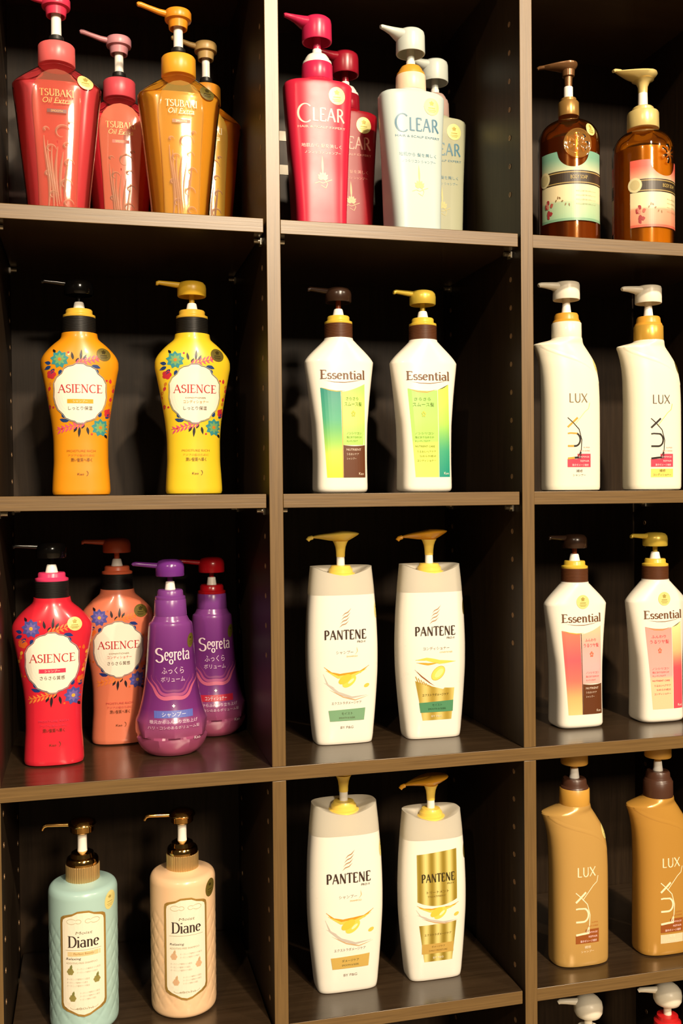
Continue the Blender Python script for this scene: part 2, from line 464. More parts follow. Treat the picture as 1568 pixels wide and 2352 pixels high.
# rows of pin sleeves on the inner faces of the uprights
SLV = mat('sleeve_plastic', (150, 118, 84), 0.4, 0.3)
def sleeves(x, sg, zs, y):
    V, F = [], []
    for z in zs:
        o = len(V); n = 12
        for r, dx in ((3.0, 0), (3.0, .5), (2.0, .5), (2.0, .1), (0.05, .1)):
            V += [(sg * dx, r * math.cos(2 * PI * i / n), z * 1000 + r * math.sin(2 * PI * i / n)) for i in range(n)]
        for j in range(4):
            for i in range(n): F.append((o + j * n + i, o + j * n + (i + 1) % n, o + (j + 1) * n + (i + 1) % n, o + (j + 1) * n + i))
    p = mk('pin_sleeves', V, F, SLV, unit, 40); p.location = (x, y, 0); p['kind'] = 'stuff'
for c in range(4):
    for (zt, zb, z0) in ((zA + .25, zA + .02, .243 + .032 * 9), (zA - .03, zB + .01, .2429), (zB - .03, zC + .1, -.0438), (zC - .03, zD + .01, -.3196), (zD - .03, zE + .01, -.6080)):
        zs = []; z = z0
        while z > zb:
            if z < zt: zs.append(z)
            z -= .032
        for sg, xx in ((-1, XL[c]), (1, XL[c] + T_)):
            if (c == 0 and sg < 0) or (c == 3 and sg > 0): continue
            for y in (0.0275, 0.222): sleeves(xx, sg, zs, y)

# the shop around it
FL = mat('pale_floor_tile', (205, 185, 155), 0.5)
me = bpy.data.meshes.new('floor'); me.from_pydata([(-3, -5, -1.235), (4, -5, -1.235), (4, .4, -1.235), (-3, .4, -1.235)], [], [(0, 1, 2, 3)])
f = link('floor', me, FL); f['kind'] = 'structure'
WL = mat('shop_wall_paint', (170, 150, 120), 0.8)
V, F = boxmesh(-3, 4, 0.262, 0.36, -1.235, 1.9)
wl = mk('wall_back', V, F, WL, None, 30, 1.0); wl['kind'] = 'structure'

# white strips on the back panel of the middle cell
STRIP_MAT = mat('strip_white', (235, 225, 205), 0.6)
for nm, x0, x1, zt, h, lb in (('white_strip', T_ + .001, .185, .4715, .0125, 'upper white strip across the back panel behind the crimson bottles'),
                              ('white_strip', T_ + .001, .176, .4280, .0125, 'lower white strip across the back panel behind the crimson bottles')):
    V, F = boxmesh(x0, x1, D_ - .0008, D_ - .0001, zt - h, zt)
    o = mk(nm, V, F, STRIP_MAT, None, 30, 1.0); o['label'] = lb; o['category'] = 'strip'; o['group'] = 'white strips on the back panel'

# ------------------------------------------------------------------ pumps
def dome_pump(root, S, z, cols, cap_r=18.3, cap_h=18.5, spout=41, sp_ang=8, head_r=16.4, zc=None, ribs=30, tiltup=2.5):
    """black ribbed cap, stepped ring, white cone, thin stem, domed head with a long thin spout (z = top of neck)"""
    cap, ring, cone, stem, head = cols
    k = .001 * S
    rp = [(cap_r - .5, z), (cap_r, z + .5)]
    for i in range(9):
        zz = z + 1.2 + i * (cap_h - 2.4) / 9; q = (cap_h - 2.4) / 9
        rp += [(cap_r, zz + q * .1), (cap_r - .45, zz + q * .3), (cap_r - .45, zz + q * .6), (cap_r, zz + q * .85)]
    rp += [(cap_r, z + cap_h - .8), (cap_r - .7, z + cap_h)]
    lathe('ribbed_cap', rp, cap, root, k=k, smooth=30)
    z += cap_h
    lathe('collar_ring', [(cap_r - .6, z), (cap_r - .4, z + .5), (cap_r - .5, z + 2.6), (cap_r - 3.2, z + 3.8), (cap_r - 3.6, z + 4.5), (cap_r - 3.7, z + 8), (cap_r - 4.6, z + 9.2), (6, z + 9.4)], ring, root, k=k)
    z += 9.2
    lathe('pump_nozzle', [(7.0, z), (6.6, z + .8), (5.2, z + 7.6), (4.5, z + 8.6), (3.2, z + 8.8)], cone, root, k=k)
    lathe('pump_stem', [(3.1, z + 8), (3.1, z + 20)], stem, root, seg=20, k=k)
    z += 16.0
    h = 17.5
    o = lathe('pump_head', [(3.0, z + 5), (head_r - 1.5, z + 5), (head_r - 1.5, z + .1), (head_r - .8, z), (head_r - .1, z + .9), (head_r, z + 9.5), (head_r - .7, z + 13), (head_r - 3, z + 15.8), (head_r - 7, z + h - .4), (1, z + h)], head, root, k=k)
    a = math.radians(180 + sp_ang); ca, sa = math.cos(a), math.sin(a); L = spout
    path = []
    for t, ra, rb in ((.25, 3.6, 3.6), (.45, 3.6, 3.3), (.7, 3.1, 2.8), (.92, 2.7, 2.4), (.97, 2.6, 2.4), (1.0, 2.0, 2.2)):
        path.append((ca * L * t, sa * L * t, z + 11.6 + tiltup * t - (1.3 if t > .95 else 0), ra, rb))
    tube('spout', path, head, o, k=k)
    return z + h

def gradmap(root): pass

def asience(loc, rot, S, body, ring, pump, palette, barcol, bar_text, label, grp, sub, head_m=None, dark_reflection=True, st=(26, 157)):
    root = thing('pump_bottle', label, 'bottle', loc, rot, grp)
    k = .001 * S
    L = Loft([(0, 28.5, 19, 2.6), (1.2, 31, 21, 2.6), (4, 31.9, 22, 2.6), (20, 31.2, 22, 2.5), (40, 30.0, 21.5, 2.4), (57, 30.0, 21.5, 2.3), (77, 31.3, 22, 2.2), (96, 34, 23, 2.15), (116, 37.4, 24, 2.1), (135, 41, 25, 2.05),
              (145, 42.7, 25.6, 2), (150, 42.6, 25.6, 2), (156, 40.4, 25, 2), (164, 34.2, 23.5, 2), (170, 28, 22, 2), (173.5, 23.6, 21, 2), (176, 21, 20.3, 2), (178, 20.2, 20.0, 2), (182, 19.6, 19.6, 2)])
    L.mesh('body', body, root, k=k, seg=72)
    def fn(x, z, e):
        p = L.map(x, z, e); return tuple(c * S for c in p)
    # wreath
    p = Print(fn); fl, fl2, lf, spr, blk, red, dot = palette
    random.seed(4)
    for sg in (1, -1):
        def q(x, z): return (sg * x, 113 + sg * (z - 113))
        A = 0 if sg > 0 else 180
        for k2 in range(6):
            x, z = q(-33.5 + 2.3 * math.cos(k2), 120 - 5 * k2 + 6)
            p.leaf(x, z, 5.5, 1.5, 250 + A + 25 * math.sin(3 * k2), red if k2 % 2 else dot, 0)
        for (x, z, an, l) in ((-31, 143, 205, 8), (-27, 140, 225, 8), (-20, 139, 250, 7), (12, 142, 15, 8), (15, 144, -20, 8), (17, 140, -60, 6), (-31, 146, 165, 7)):
            x, z = q(x, z); p.leaf(x, z, l, 2.0, an + A, lf, 1)
        for (x, z, an, l) in ((-7, 150, 100, 9), (-4, 147, 60, 6), (1, 150, 85, 12), (4, 150, 60, 7), (-26, 158, 120, 5), (-12, 138, 20, 7)):
            x, z = q(x, z); p.leaf(x, z, l, 1.5, an + A, blk, 1)
        for i in range(7):
            x, z = q(-4 + 4.2 * i, 146 + 1.2 * i)
            p.leaf(x, z, 6.4, 1.0, 52 + A, spr, 2); p.leaf(x, z, 5.6, 1.0, -42 + A, spr, 2)
        p.line([q(-6, 145), q(6, 148), q(26, 153)], .8, spr, 2)
        fx, fz = q(-21.5, 150.5)
        for j in range(9): p.leaf(fx, fz, 10.2, 3.6, 40 * j + 10, fl, 2)
        for j in range(8): p.leaf(fx, fz, 7.0, 1.6, 45 * j, fl2, 3)
        p.ell(fx, fz, 2, 2, dot, 0, 10, 4)
        rx_, rz_ = q(-30.5, 134)
        for j in range(5): p.ell(rx_ + 2.6 * math.cos(j * 1.256), rz_ + 2.6 * math.sin(j * 1.256), 2.6, 2.6, red, 0, 10, 1)
        for (x, z) in ((-12, 158), (20, 152), (29, 128)):
            x, z = q(x, z); p.ell(x, z, 1.2, 1.2, red, 0, 8, 2)
    p.build('flower_print', root)
    half = [(0, 145.2), (4, 145), (7, 143), (12, 142), (16.5, 139.5), (19, 134.5), (24.5, 130), (27.5, 124), (27.2, 116), (27.6, 109), (26.2, 102), (23.5, 95.5), (18.5, 90.5), (15.5, 86), (10, 83.5), (6, 82.6), (3.5, 80.6), (0, 80.3)]
    out = half + [(-x, z) for x, z in half[-2:0:-1]]
    big = [(x * 1.035, 113 + (z - 113) * 1.03) for x, z in out]
    pl = Print(fn, 11); out = densify(out + [out[0]], 3)[:-1]; pl.fan(0, 113, out, (250, 242, 222), 10, 0); pl.line(densify(big + [big[0]], 3), .7, (150, 160, 165), 0)
    pl.build('label_plaque', root)
    t = Print(fn, 14)
    t.serif('ASIENCE', -24, 24, 113.8, 122.6, (196, 52, 60), .13, .06)
    if barcol:
        t.grid(102, 106.6, -14, 14, barcol, 8, 1, 1); t.text(bar_text, -8, 8, 102.8, 105.8, (255, 240, 210))
    else:
        t.text('CONDITIONER', -11, 12, 107.3, 109, (150, 120, 90)); t.text(bar_text, -13, 15, 102, 105.6, sub[1])
    t.text(sub[0], -13, 13, 94.5, 98.8, (95, 75, 65))
    t.text('MOISTURE RICH', -15, 16, 48.5, 50.8, sub[1]); t.text('アジアの髪のために', -14, 15, 43.5, 46, sub[1])
    t.text('潤い髪質へ導く', -11, 12, 37.5, 41.6, (90, 50, 25))
    t.text('Kao', -4, 3, 22.5, 25, (110, 60, 30)); t.line(arc(5.5, 24.5, 2, 2.6, -80, 80, 8), .5, (110, 60, 30))
    t.build('lettering', root)['kind'] = 'stuff'
    sticker(fn, st[0], st[1], 8, root, not dark_reflection, 7.2, -35)
    dome_pump(root, S, 181.5, (mat('black_plastic', (24, 22, 20), .42), ring, mat('milk_white_plastic', (250, 246, 236), .3), pump, pump))
    return root

def essential(loc, rot, S, variant, label, grp, head):
    root = thing('pump_bottle', label, 'bottle', loc, rot, grp); k = .001 * S
    L = Loft([(0, 27, 19, 4), (1.5, 29.6, 22, 4), (5, 30.6, 23.8, 4.2), (36, 30.2, 23.5, 4.2), (75, 31.4, 22.5, 3.8), (94, 33.4, 21.5, 3.4), (114, 35.8, 20.4, 3), (133, 38.4, 19.5, 2.7), (149, 40.6, 18.8, 2.5), (152.5, 40.9, 18.6, 2.5), (155, 39.6, 18.5, 2.4), (176, 19.4, 17.4, 2.1), (178, 17.4, 17, 2), (180, 16.8, 16.8, 2)])
    L.mesh('body', mat('pearl_white_plastic', (250, 243, 228), .32, coat=.2), root, k=k, seg=80)
    fn = lambda x, z, e: tuple(c * S for c in L.map(x, z, e))
    g, layout = variant
    top = lambda u: 5 * (u - .42) ** 2 * 3 - 1.2
    pr = Print(fn)
    Z0, Z1, ZM = 17.5, 121, 55
    if layout == 'a':
        st = g['strip']
        pr.grid(Z0, Z1, lambda t: -20.6 - 6 * t, lambda t: -2.2 - .8 * t, lambda x, z: ramp(st, (Z1 - z) / (Z1 - Z0)), 6, 24, 0, top=lambda u: -4.2 * math.sin(PI * u * .55))
        pr.grid(ZM, Z1, lambda t: -1.4, lambda t: 25.4 + .9 * t, lambda x, z: ramp(g['panel'], (Z1 - z) / (Z1 - ZM)), 8, 14, 0, top=lambda u: -4.6 + 9.6 * u ** 1.5)
        pr.grid(Z0, ZM, lambda t: -1.2, lambda t: 25.4, (100, 54, 26), 8, 8, 1, top=lambda u: -1.2 * math.sin(PI * u))
        pr.line([(-1.8, Z0), (-2.0, Z1 - 4)], .9, g['line'], 2)
        pr.line([(-26, Z1 + .3), (-17, Z1 - 2.6), (-8, Z1 - 4), (2, Z1 - 3.4)], 1.2, (226, 172, 60), 2, taper=True)
        tx0, tx1 = 1, 22
        pr.build('label_print', root); t = Print(fn, 4)
        for i, (tt, b) in enumerate((('NUTRIENT', 1), ('うるおいケア', 0), ('シャンプー', 1))): t.text(tt, 2.5, 20 - 3 * i, 48.5 - 5.2 * i, 51 - 5.2 * i, (240, 220, 200))
        t.text('Kao', 17, 23, 20.5, 23.5, (235, 215, 190))
    else:
        pr.grid(Z0, Z1, lambda t: -18 - 7.4 * t, lambda t: 10.6, lambda x, z: ramp(g['panel2'], (Z1 - z) / (Z1 - Z0)), 8, 24, 0, top=lambda u: -2.5 * math.sin(PI * u * .8))
        st = g['strip2']
        pr.grid(Z0, Z1, lambda t: 11.2, lambda t: 25.2, lambda x, z: ramp(st, (Z1 - z) / (Z1 - Z0)), 5, 24, 0, top=lambda u: -1 + 6.5 * u)
        pr.line([(12, Z1 - 1), (18, Z1 + 1.5), (25, Z1 + 5.5)], 1.0, (70, 48, 30), 2, taper=True)
        pr.line([(-25, Z1 + .3), (-14, Z1 - 3.4), (-2, Z1 - 4), (10, Z1 - .6)], 1.2, (222, 140, 60), 2, taper=True)
        tx0, tx1 = -20, 6
        pr.build('label_print', root); t = Print(fn, 4)
        t.text('NUTRIENT CARE', -18, 6, 52.5, 54.6, g['ink'])
        for i, tt in enumerate(('うるおいヘアケア', 'なめらか成分', 'コンディショナー')): t.text(tt, -16 + 3 * (i % 2), 7, 46 - 5.2 * i, 48.6 - 5.2 * i, g['ink'])
        t.text('Kao', 17, 23.5, 20.5, 23.5, (240, 240, 225))
    t.serif('Essential', -26.5, 26.5, 131.3, 141.3, (112, 76, 52), .16, .07, True)
    t.line([(-22, 129.4), (-10, 127.6), (2, 127.3), (14, 129.0), (24, 131)], .7, (150, 104, 70), 2, taper=True)
    t.text(g['t1'], tx0 + 2, tx1 - 4, 107, 110.6, g['ink']); t.text(g['t2'], tx0, tx1, 100, 104.8, g['ink'])
    t.text('✿', (tx0 + tx1) / 2 - 2.5, (tx0 + tx1) / 2 + 2.5, 88, 95, g['ink2'])
    for i, tt in enumerate(('ノンシリコン', '指どおりなめらか', 'キューティクルケア')): t.text(tt, tx0 + 2, tx1 - 1 - (i == 2) * 5, 67.5 - 4.6 * i, 70 - 4.6 * i, g['ink'])
    t.build('lettering', root)['kind'] = 'stuff'
    if g.get('st'):
        sticker(fn, 1.5, 156, 8.6, root, True, 8.6)
    dome_pump(root, S, 178.3, (mat('brown_plastic', (92, 52, 28), .4), mat('gold_yellow_plastic', (226, 190, 66), .3), mat('milk_white_plastic', (250, 246, 236), .3), mat('amber_stem_plastic', (140, 62, 26), .3) if head == 'b' else mat('gold_paint', (214, 184, 70), .32, .25), mat('dark_brown_plastic', (52, 34, 24), .25) if head == 'b' else mat('gold_paint', (214, 184, 70), .32, .25)), cap_r=16.7, head_r=15.6, spout=38)
    return root

def lux(loc, rot, S, col, label, grp, capm, ringm, conem, stemm, headm, txt, box, box2, bright=True, headz=0, gold=False):
    root = thing('pump_bottle', label, 'bottle', loc, rot, grp); k = .001 * S
    def rw(z, l, r, b, n): return (z, (r - l) / 2, b, n, (r + l) / 2)
    L = Loft([rw(0, -33.5, 33.5, 20, 3), rw(1.2, -35.6, 35.6, 22, 3), rw(4, -36.4, 36.2, 23, 3), rw(60, -36.4, 36.8, 23.5, 2.8), rw(102, -36.4, 37.2, 23.5, 2.6), rw(131, -37.4, 36.6, 23, 2.45), rw(145, -38.8, 34.8, 22.6, 2.3), rw(151, -39.8, 33.4, 22.2, 2.25), rw(160, -42, 29.6, 21.4, 2.1), rw(167, -44.4, 25.2, 20.8, 2.0), rw(172, -46.4, 22, 20.2, 1.9), rw(175.5, -48, 19.6, 19.8, 1.85), rw(177, -47.2, 18.4, 19.6, 1.85),
              rw(179, -40, 17.2, 19.4, 1.9), rw(181, -31, 16.2, 19.2, 1.95), rw(183, -24.6, 15.6, 18.8, 2.0), rw(185, -22.2, 14.9, 18.5, 2.0)])
    o = L.mesh('body', col, root, k=k, seg=80, smooth=30)
    fn = lambda x, z, e: tuple(c * S for c in L.map(x, z, e))
    # raised shoulder ridge running down from the wing tip
    pts = [(-44, 174.5), (-36, 169), (-26, 164.5), (-14, 160.5), (-2, 157), (10, 152.5), (20, 147), (28, 140), (33, 131)]
    V = []; F = []
    pts = densify(pts, 2)
    for i, (x, z) in enumerate(pts):
        for dz, e in ((-2.6, -.25), (-.5, .45), (.5, .45), (5.0, -.25)):
            V.append(fn(x, z + dz, e))
    for i in range(len(pts) - 1):
        for j in range(3): a = i * 4 + j; F.append((a, a + 4, a + 5, a + 1))
    mk('shoulder_ridge', V, F, col, root, 60)
    t = Print(fn)
    t.serif('LUX', -12, 12, 105.6, 116.4, txt[0], .13, .09, False)
    # the tall word, read from below upward
    def rot90(pl): return [(-14.5 + (17.5 * b), 38.5 + 50 * a) for a, b in pl]
    def stroke(pts, w, c): t.line(rot90(pts), w, c, 2, 1.5)
    c1, c2 = txt[1], txt[2]
    stroke([(0, 0), (.02, .5)], 2.4, c2); stroke([(.02, .5), (.03, 1.0)], 2.4, c1)
    stroke([(.02, .95), (.16, .98)], 1.4, c1)
    stroke([(.30, 0), (.30, .45)], 2.2, c2); stroke([(.30, .45)] + arc(.455, .55, .155, .38, 180, 20, 10), 2.2, c1); stroke([(.60, .75), (.61, .2), (.60, 0)], 1.8, c2)
    stroke([(.75, 0), (.98, .75)], 2.4, c2 if not gold else c1); stroke([(.98, .0), (.86, .4), (.7, .85), (.45, 1.05), (.2, 1.0), (.06, .8)], 1.1, c1)
    stroke([(.80, .5), (.98, .95), (1.12, 1.3), (1.2, 1.6), (1.34, 1.7)], .9, txt[3])
    t.grid(28.2, 38, -15, 16, box, 10, 3, 0); t.grid(38, 44.2, -2, 16, box, 6, 2, 0)
    t.text('DAMAGE', 0, 14, 39.6, 41.6, (255, 215, 215)); t.text('REPAIR', 2, 14, 34.5, 36.6, (255, 215, 215)); t.text('集中ダメージ補修', -9, 13, 29.4, 32.2, (255, 225, 225))
    if box2: t.grid(15.6, 26, -15, 16, box2, 10, 3, 0)
    t.text('SUPER', 6, 15, 51, 52.6, txt[4]); t.text('RICH SHINE', 1, 15, 47, 48.8, txt[4])
    c3 = txt[5]
    t.text('補修', -3.5, 5, 22, 25.4, c3); t.text('シャンプー' if not box2 else 'コンディショナー', -8 if not box2 else -12, 9 if not box2 else 13, 17.3, 20, c3)
    t.build('lettering', root)['kind'] = 'stuff'
    sticker(fn, 30.5, 152, 5.4, root, bright, 9, 18)
    X0 = -4
    r2 = bpy.data.objects.new('unused', None)
    lathe('cap', [(18.2, 183.5), (18.5, 184.2), (18.2, 202.6), (17.4, 203.6)], capm, root, x=X0, k=k)
    lathe('collar_ring', [(17.3, 203.6), (16.4, 206), (15.6, 206.5), (15, 208.5), (14.6, 212.5), (13.4, 214.6), (5, 214.8)], ringm, root, x=X0, k=k)
    lathe('pump_nozzle', [(6.2, 214.7), (5.6, 219), (4.8, 226), (3.4, 226.4)], conem, root, x=X0, k=k)
    lathe('pump_stem', [(4.2 if gold else 4.6, 226), (4.2 if gold else 4.6, 238)], stemm, root, x=X0, seg=24, k=k)
    h = lathe('pump_head', [(4, 238), (15, 238), (15.2, 231.6), (16.1, 231.4), (16.6, 232.4), (16.4, 249), (15.6, 251.6), (13, 252.8), (1, 253.2)], headm, root, x=X0, k=k)
    a = math.radians(184); ca, sa = math.cos(a), math.sin(a)
    path = [(X0 + ca * d, sa * d, zz, ra, rb) for d, zz, ra, rb in ((6, 246.5, 12.5, 6), (13, 246.8, 9.5, 5.6), (20, 247.6, 6.2, 4.6), (28, 248, 4.4, 3.7), (35, 248, 3.6, 3.1), (37.5, 247.5, 3.2, 2.8), (38.6, 246.8, 2.4, 2.2))]
    tube('spout', path, headm, h, 20, k)
    return root

def clear(loc, rot, S, pal, label, grp):
    bodym, capm, domem, stemm, headm, ink, jp, emb, white_dome = pal
    root = thing('pump_bottle', label, 'bottle', loc, rot, grp); k = .001 * S
    L = Loft([(0, 26.6, 27, 5.5), (1.2, 27.6, 28.8, 5.5), (23, 28.4, 28, 5.2), (60, 30.6, 25.6, 4.6), (100, 33.4, 21.8, 3.8), (145, 36.6, 19.6, 3.4), (170, 38.2, 18.6, 3.2), (175.5, 38.3, 18.4, 3.2), (178, 37.2, 18.2, 3), (179.6, 34.6, 18, 2.8), (180.6, 26, 17.4, 2.4), (181.4, 19, 17, 2), (184, 17.2, 16.8, 2)])
    L.mesh('body', bodym, root, k=k, seg=80, smooth=32)
    fn = lambda x, z, e: tuple(c * S for c in L.map(x, z, e))
    t = Print(fn)
    t.serif('C', -26.5, -11.5, 128, 150, ink, .1, .055, False)
    t.serif('LEAR', -9.5, 26.5, 130.5, 146, ink, .16, .1, False)
    t.text('HAIR & SCALP EXPERT', -26, 27, 122.2, 124.8, ink)
    t.text('地肌から 髪を美しく', -22.5, 22, 99.5, 104, jp); t.text('ノンシリコン シャンプー', -19, 21, 92, 95.6, jp)
    # little crown of petals
    t.leaf(0, 68, 22, 1.1, 90, emb, 1)
    for a, l in ((20, 6), (45, 8), (70, 9), (90, 10), (110, 9), (135, 8), (160, 6)): t.leaf(0, 62, l, 1.9, a, emb, 2)
    t.line([(-9, 57), (-4, 59), (0, 57.6), (5, 60), (10, 62)], .7, emb, 2); t.line([(2, 62), (5, 57), (3, 52), (-2, 55)], .6, emb, 2)
    t.build('lettering', root)['kind'] = 'stuff'
    sticker(fn, 18, 161.5, 9.4, root, True, 10.4)
    lathe('cap', [(17.2, 183), (17.5, 183.6), (17.0, 201.5), (16.6, 202.4)], capm, root, k=k)
    lathe('dome_collar', [(16.5, 202.3), (15.9, 205.5), (14.4, 206.2), (13.4, 209.5), (11, 213.2), (7.6, 215), (3, 215.2)], domem, root, k=k)
    lathe('pump_nozzle', [(5.4, 214.6), (5.1, 220.4), (4.4, 221)], mat('milk_white_plastic', (250, 246, 236), .3), root, k=k)
    lathe('pump_stem', [(4.5, 220), (4.3, 236)], stemm, root, k=k, seg=24)
    h = lathe('pump_head', [(4, 241), (14.9, 241), (15.1, 229.4), (16.3, 229), (16.7, 230), (16.4, 250), (15.6, 254), (13, 256.4), (8, 257.6), (1, 258)], headm, root, k=k)
    a = math.radians(186); ca, sa = math.cos(a), math.sin(a)
    path = [(ca * d, sa * d, zz, ra, rb) for d, zz, ra, rb in ((4, 248.5, 14, 9), (11, 249.4, 11.6, 8), (17, 251, 8.6, 6.6), (24, 253.4, 5.2, 4.6), (31, 255, 3.8, 3.2), (36, 256, 3.0, 2.6), (37.6, 255.6, 2.4, 2.2))]
    tube('spout', path, headm, h, 20, k)
    return root

def segreta(loc, rot, S, label, grp, ringm, headm, barcol, bartxt):
    root = thing('pump_bottle', label, 'bottle', loc, rot, grp); k = .001 * S
    B = .88
    L = Loft([(0, 24, 22, 2), (1, 27, 25, 2), (11, 36.6, 33, 2), (20, 40.2, 36, 2), (27, 41, 36.8, 2), (36, 40, 35.6, 2), (45, 36.6, 32.6, 2), (65, 31.6, 28, 2), (84, 28.8, 25.4, 2), (103, 27, 23.6, 2), (123, 25.5, 22.4, 2), (142, 24.2, 21.6, 2), (145, 23.4, 21, 2), (147, 21, 19.6, 2), (151, 19, 18.6, 2), (153, 18, 18, 2)])
    def facet(p, th, z):
        if z > 38 or z < 6: return 0
        n = 7; a = ((th / (2 * PI) * n + (0.5 if z < 22 else 0)) % 1) - .5
        e = 1 - abs(z - 22) / 16 if abs(z - 22) < 16 else 0
        return -3.4 * (1 - (2 * abs(a)) ** 2) * max(0, e) ** .7
    # two-tone skin: violet above, rose below
    nm = 'violet_rose_plastic'
    if nm not in _mats:
        m = mat(nm, (112, 50, 150), .25, coat=.4)
        nt = m.node_tree; b = nt.nodes['Principled BSDF']; tc = nt.nodes.new('ShaderNodeTexCoord'); sx = nt.nodes.new('ShaderNodeSeparateXYZ')
        nt.links.new(tc.outputs['Object'], sx.inputs[0]); cr = nt.nodes.new('ShaderNodeValToRGB')
        mr = nt.nodes.new('ShaderNodeMapRange'); mr.inputs['From Max'].default_value = .155
        nt.links.new(sx.outputs['Z'], mr.inputs['Value']); nt.links.new(mr.outputs[0], cr.inputs[0]); nt.links.new(cr.outputs[0], b.inputs['Base Color'])
        cr.color_ramp.elements[0].position = 0; cr.color_ramp.elements[0].color = (*lin((168, 78, 104)), 1)
        cr.color_ramp.elements[1].position = 1; cr.color_ramp.elements[1].color = (*lin((134, 66, 144)), 1)
        for po, c in ((.22, (150, 74, 120)), (.34, (118, 48, 122)), (.7, (106, 42, 116))):
            e = cr.color_ramp.elements.new(po); e.color = (*lin(c), 1)
    L.mesh('body', _mats[nm], root, k=k, seg=72, disp=facet, step=2.4, smooth=20)
    fn = lambda x, z, e: tuple(c * S for c in L.map(x, z, e))
    p = Print(fn)
    for j, (r, c) in enumerate(((24, (150, 66, 150)), (20, (172, 80, 150)), (16, (140, 60, 150)))):
        pts = [(r * 1.08 * math.cos(math.radians(a)) * (1 + .06 * math.cos(math.radians(a * 6))), 88 + r * math.sin(math.radians(a)) * (1 + .06 * math.cos(math.radians(a * 6)))) for a in range(176, 366, 6)]
        p.line(pts, 4.2 - .8 * j, ((196, 96, 130), (168, 76, 128), (134, 58, 118))[j], 1 + j, taper=True)
    p.leaf(0, 55, 4, .9, 90, (255, 240, 250), 2); p.leaf(-2, 57, 4, .9, 0, (255, 240, 250), 2)
    p.build('rose_print', root)
    t = Print(fn, 3)
    t.serif('S', -18.5, -9.5, 103.5, 119.5, (238, 216, 226), .13, .06, False); t.serif('egreta', -9, 19, 106, 120, (238, 216, 226), .15, .06, True)
    t.text('ふっくら', -12, 12, 91, 98.4, (228, 196, 220)); t.text('ボリューム', -13, 13, 82.6, 88, (228, 196, 220))
    t.grid(44.4, 52, -21, 21, barcol, 14, 2, 0); t.text(bartxt, -13, 13, 45.6, 50.6, (225, 225, 240))
    t.text('根元からふんわり立ち上げ', -26, 26, 38.6, 42.4, (232, 206, 224)); t.text('ハリ・コシのあるボリューム髪', -28, 28, 32.8, 36.2, (226, 190, 214))
    t.text('Kao', 22, 29, 19.5, 23, (235, 215, 225)); t.build('lettering', root)['kind'] = 'stuff'
    sticker(fn, 20.5, 126, 3.6, root, False, 8, -6)
    cap = mat('violet_plastic', (128, 64, 144), .28)
    lathe('cap', [(18, 152.6), (18.3, 153.4), (17.4, 170), (16.8, 171)], cap, root, k=k)
    lathe('collar_ring', [(16.7, 171), (16.9, 171.6), (16.7, 174), (14.6, 175), (14.2, 180), (13, 181.6), (5, 181.8)], ringm, root, k=k)
    lathe('pump_nozzle', [(6, 181.7), (5.6, 184), (4.8, 190.4), (3.3, 191)], mat('milk_white_plastic', (250, 246, 236), .3), root, k=k)
    lathe('pump_stem', [(3, 190), (3, 202)], headm, root, k=k, seg=20)
    h = lathe('pump_head', [(3, 201), (14.4, 201), (14.5, 197), (15.4, 196.8), (15.9, 197.8), (15.8, 207), (15, 210.6), (12.6, 213.6), (8, 215.2), (1, 215.6)], headm, root, k=k)
    a = math.radians(186); ca, sa = math.cos(a), math.sin(a)
    tube('spout', [(ca * d, sa * d, zz, ra, rb) for d, zz, ra, rb in ((8, 208, 3.6, 3.4), (20, 209.2, 3.4, 3), (32, 210.6, 3, 2.6), (38, 211.2, 2.7, 2.4), (40.5, 211, 2.2, 2), (41.5, 210, 1.8, 1.6))], headm, h, 16, k)
    return root

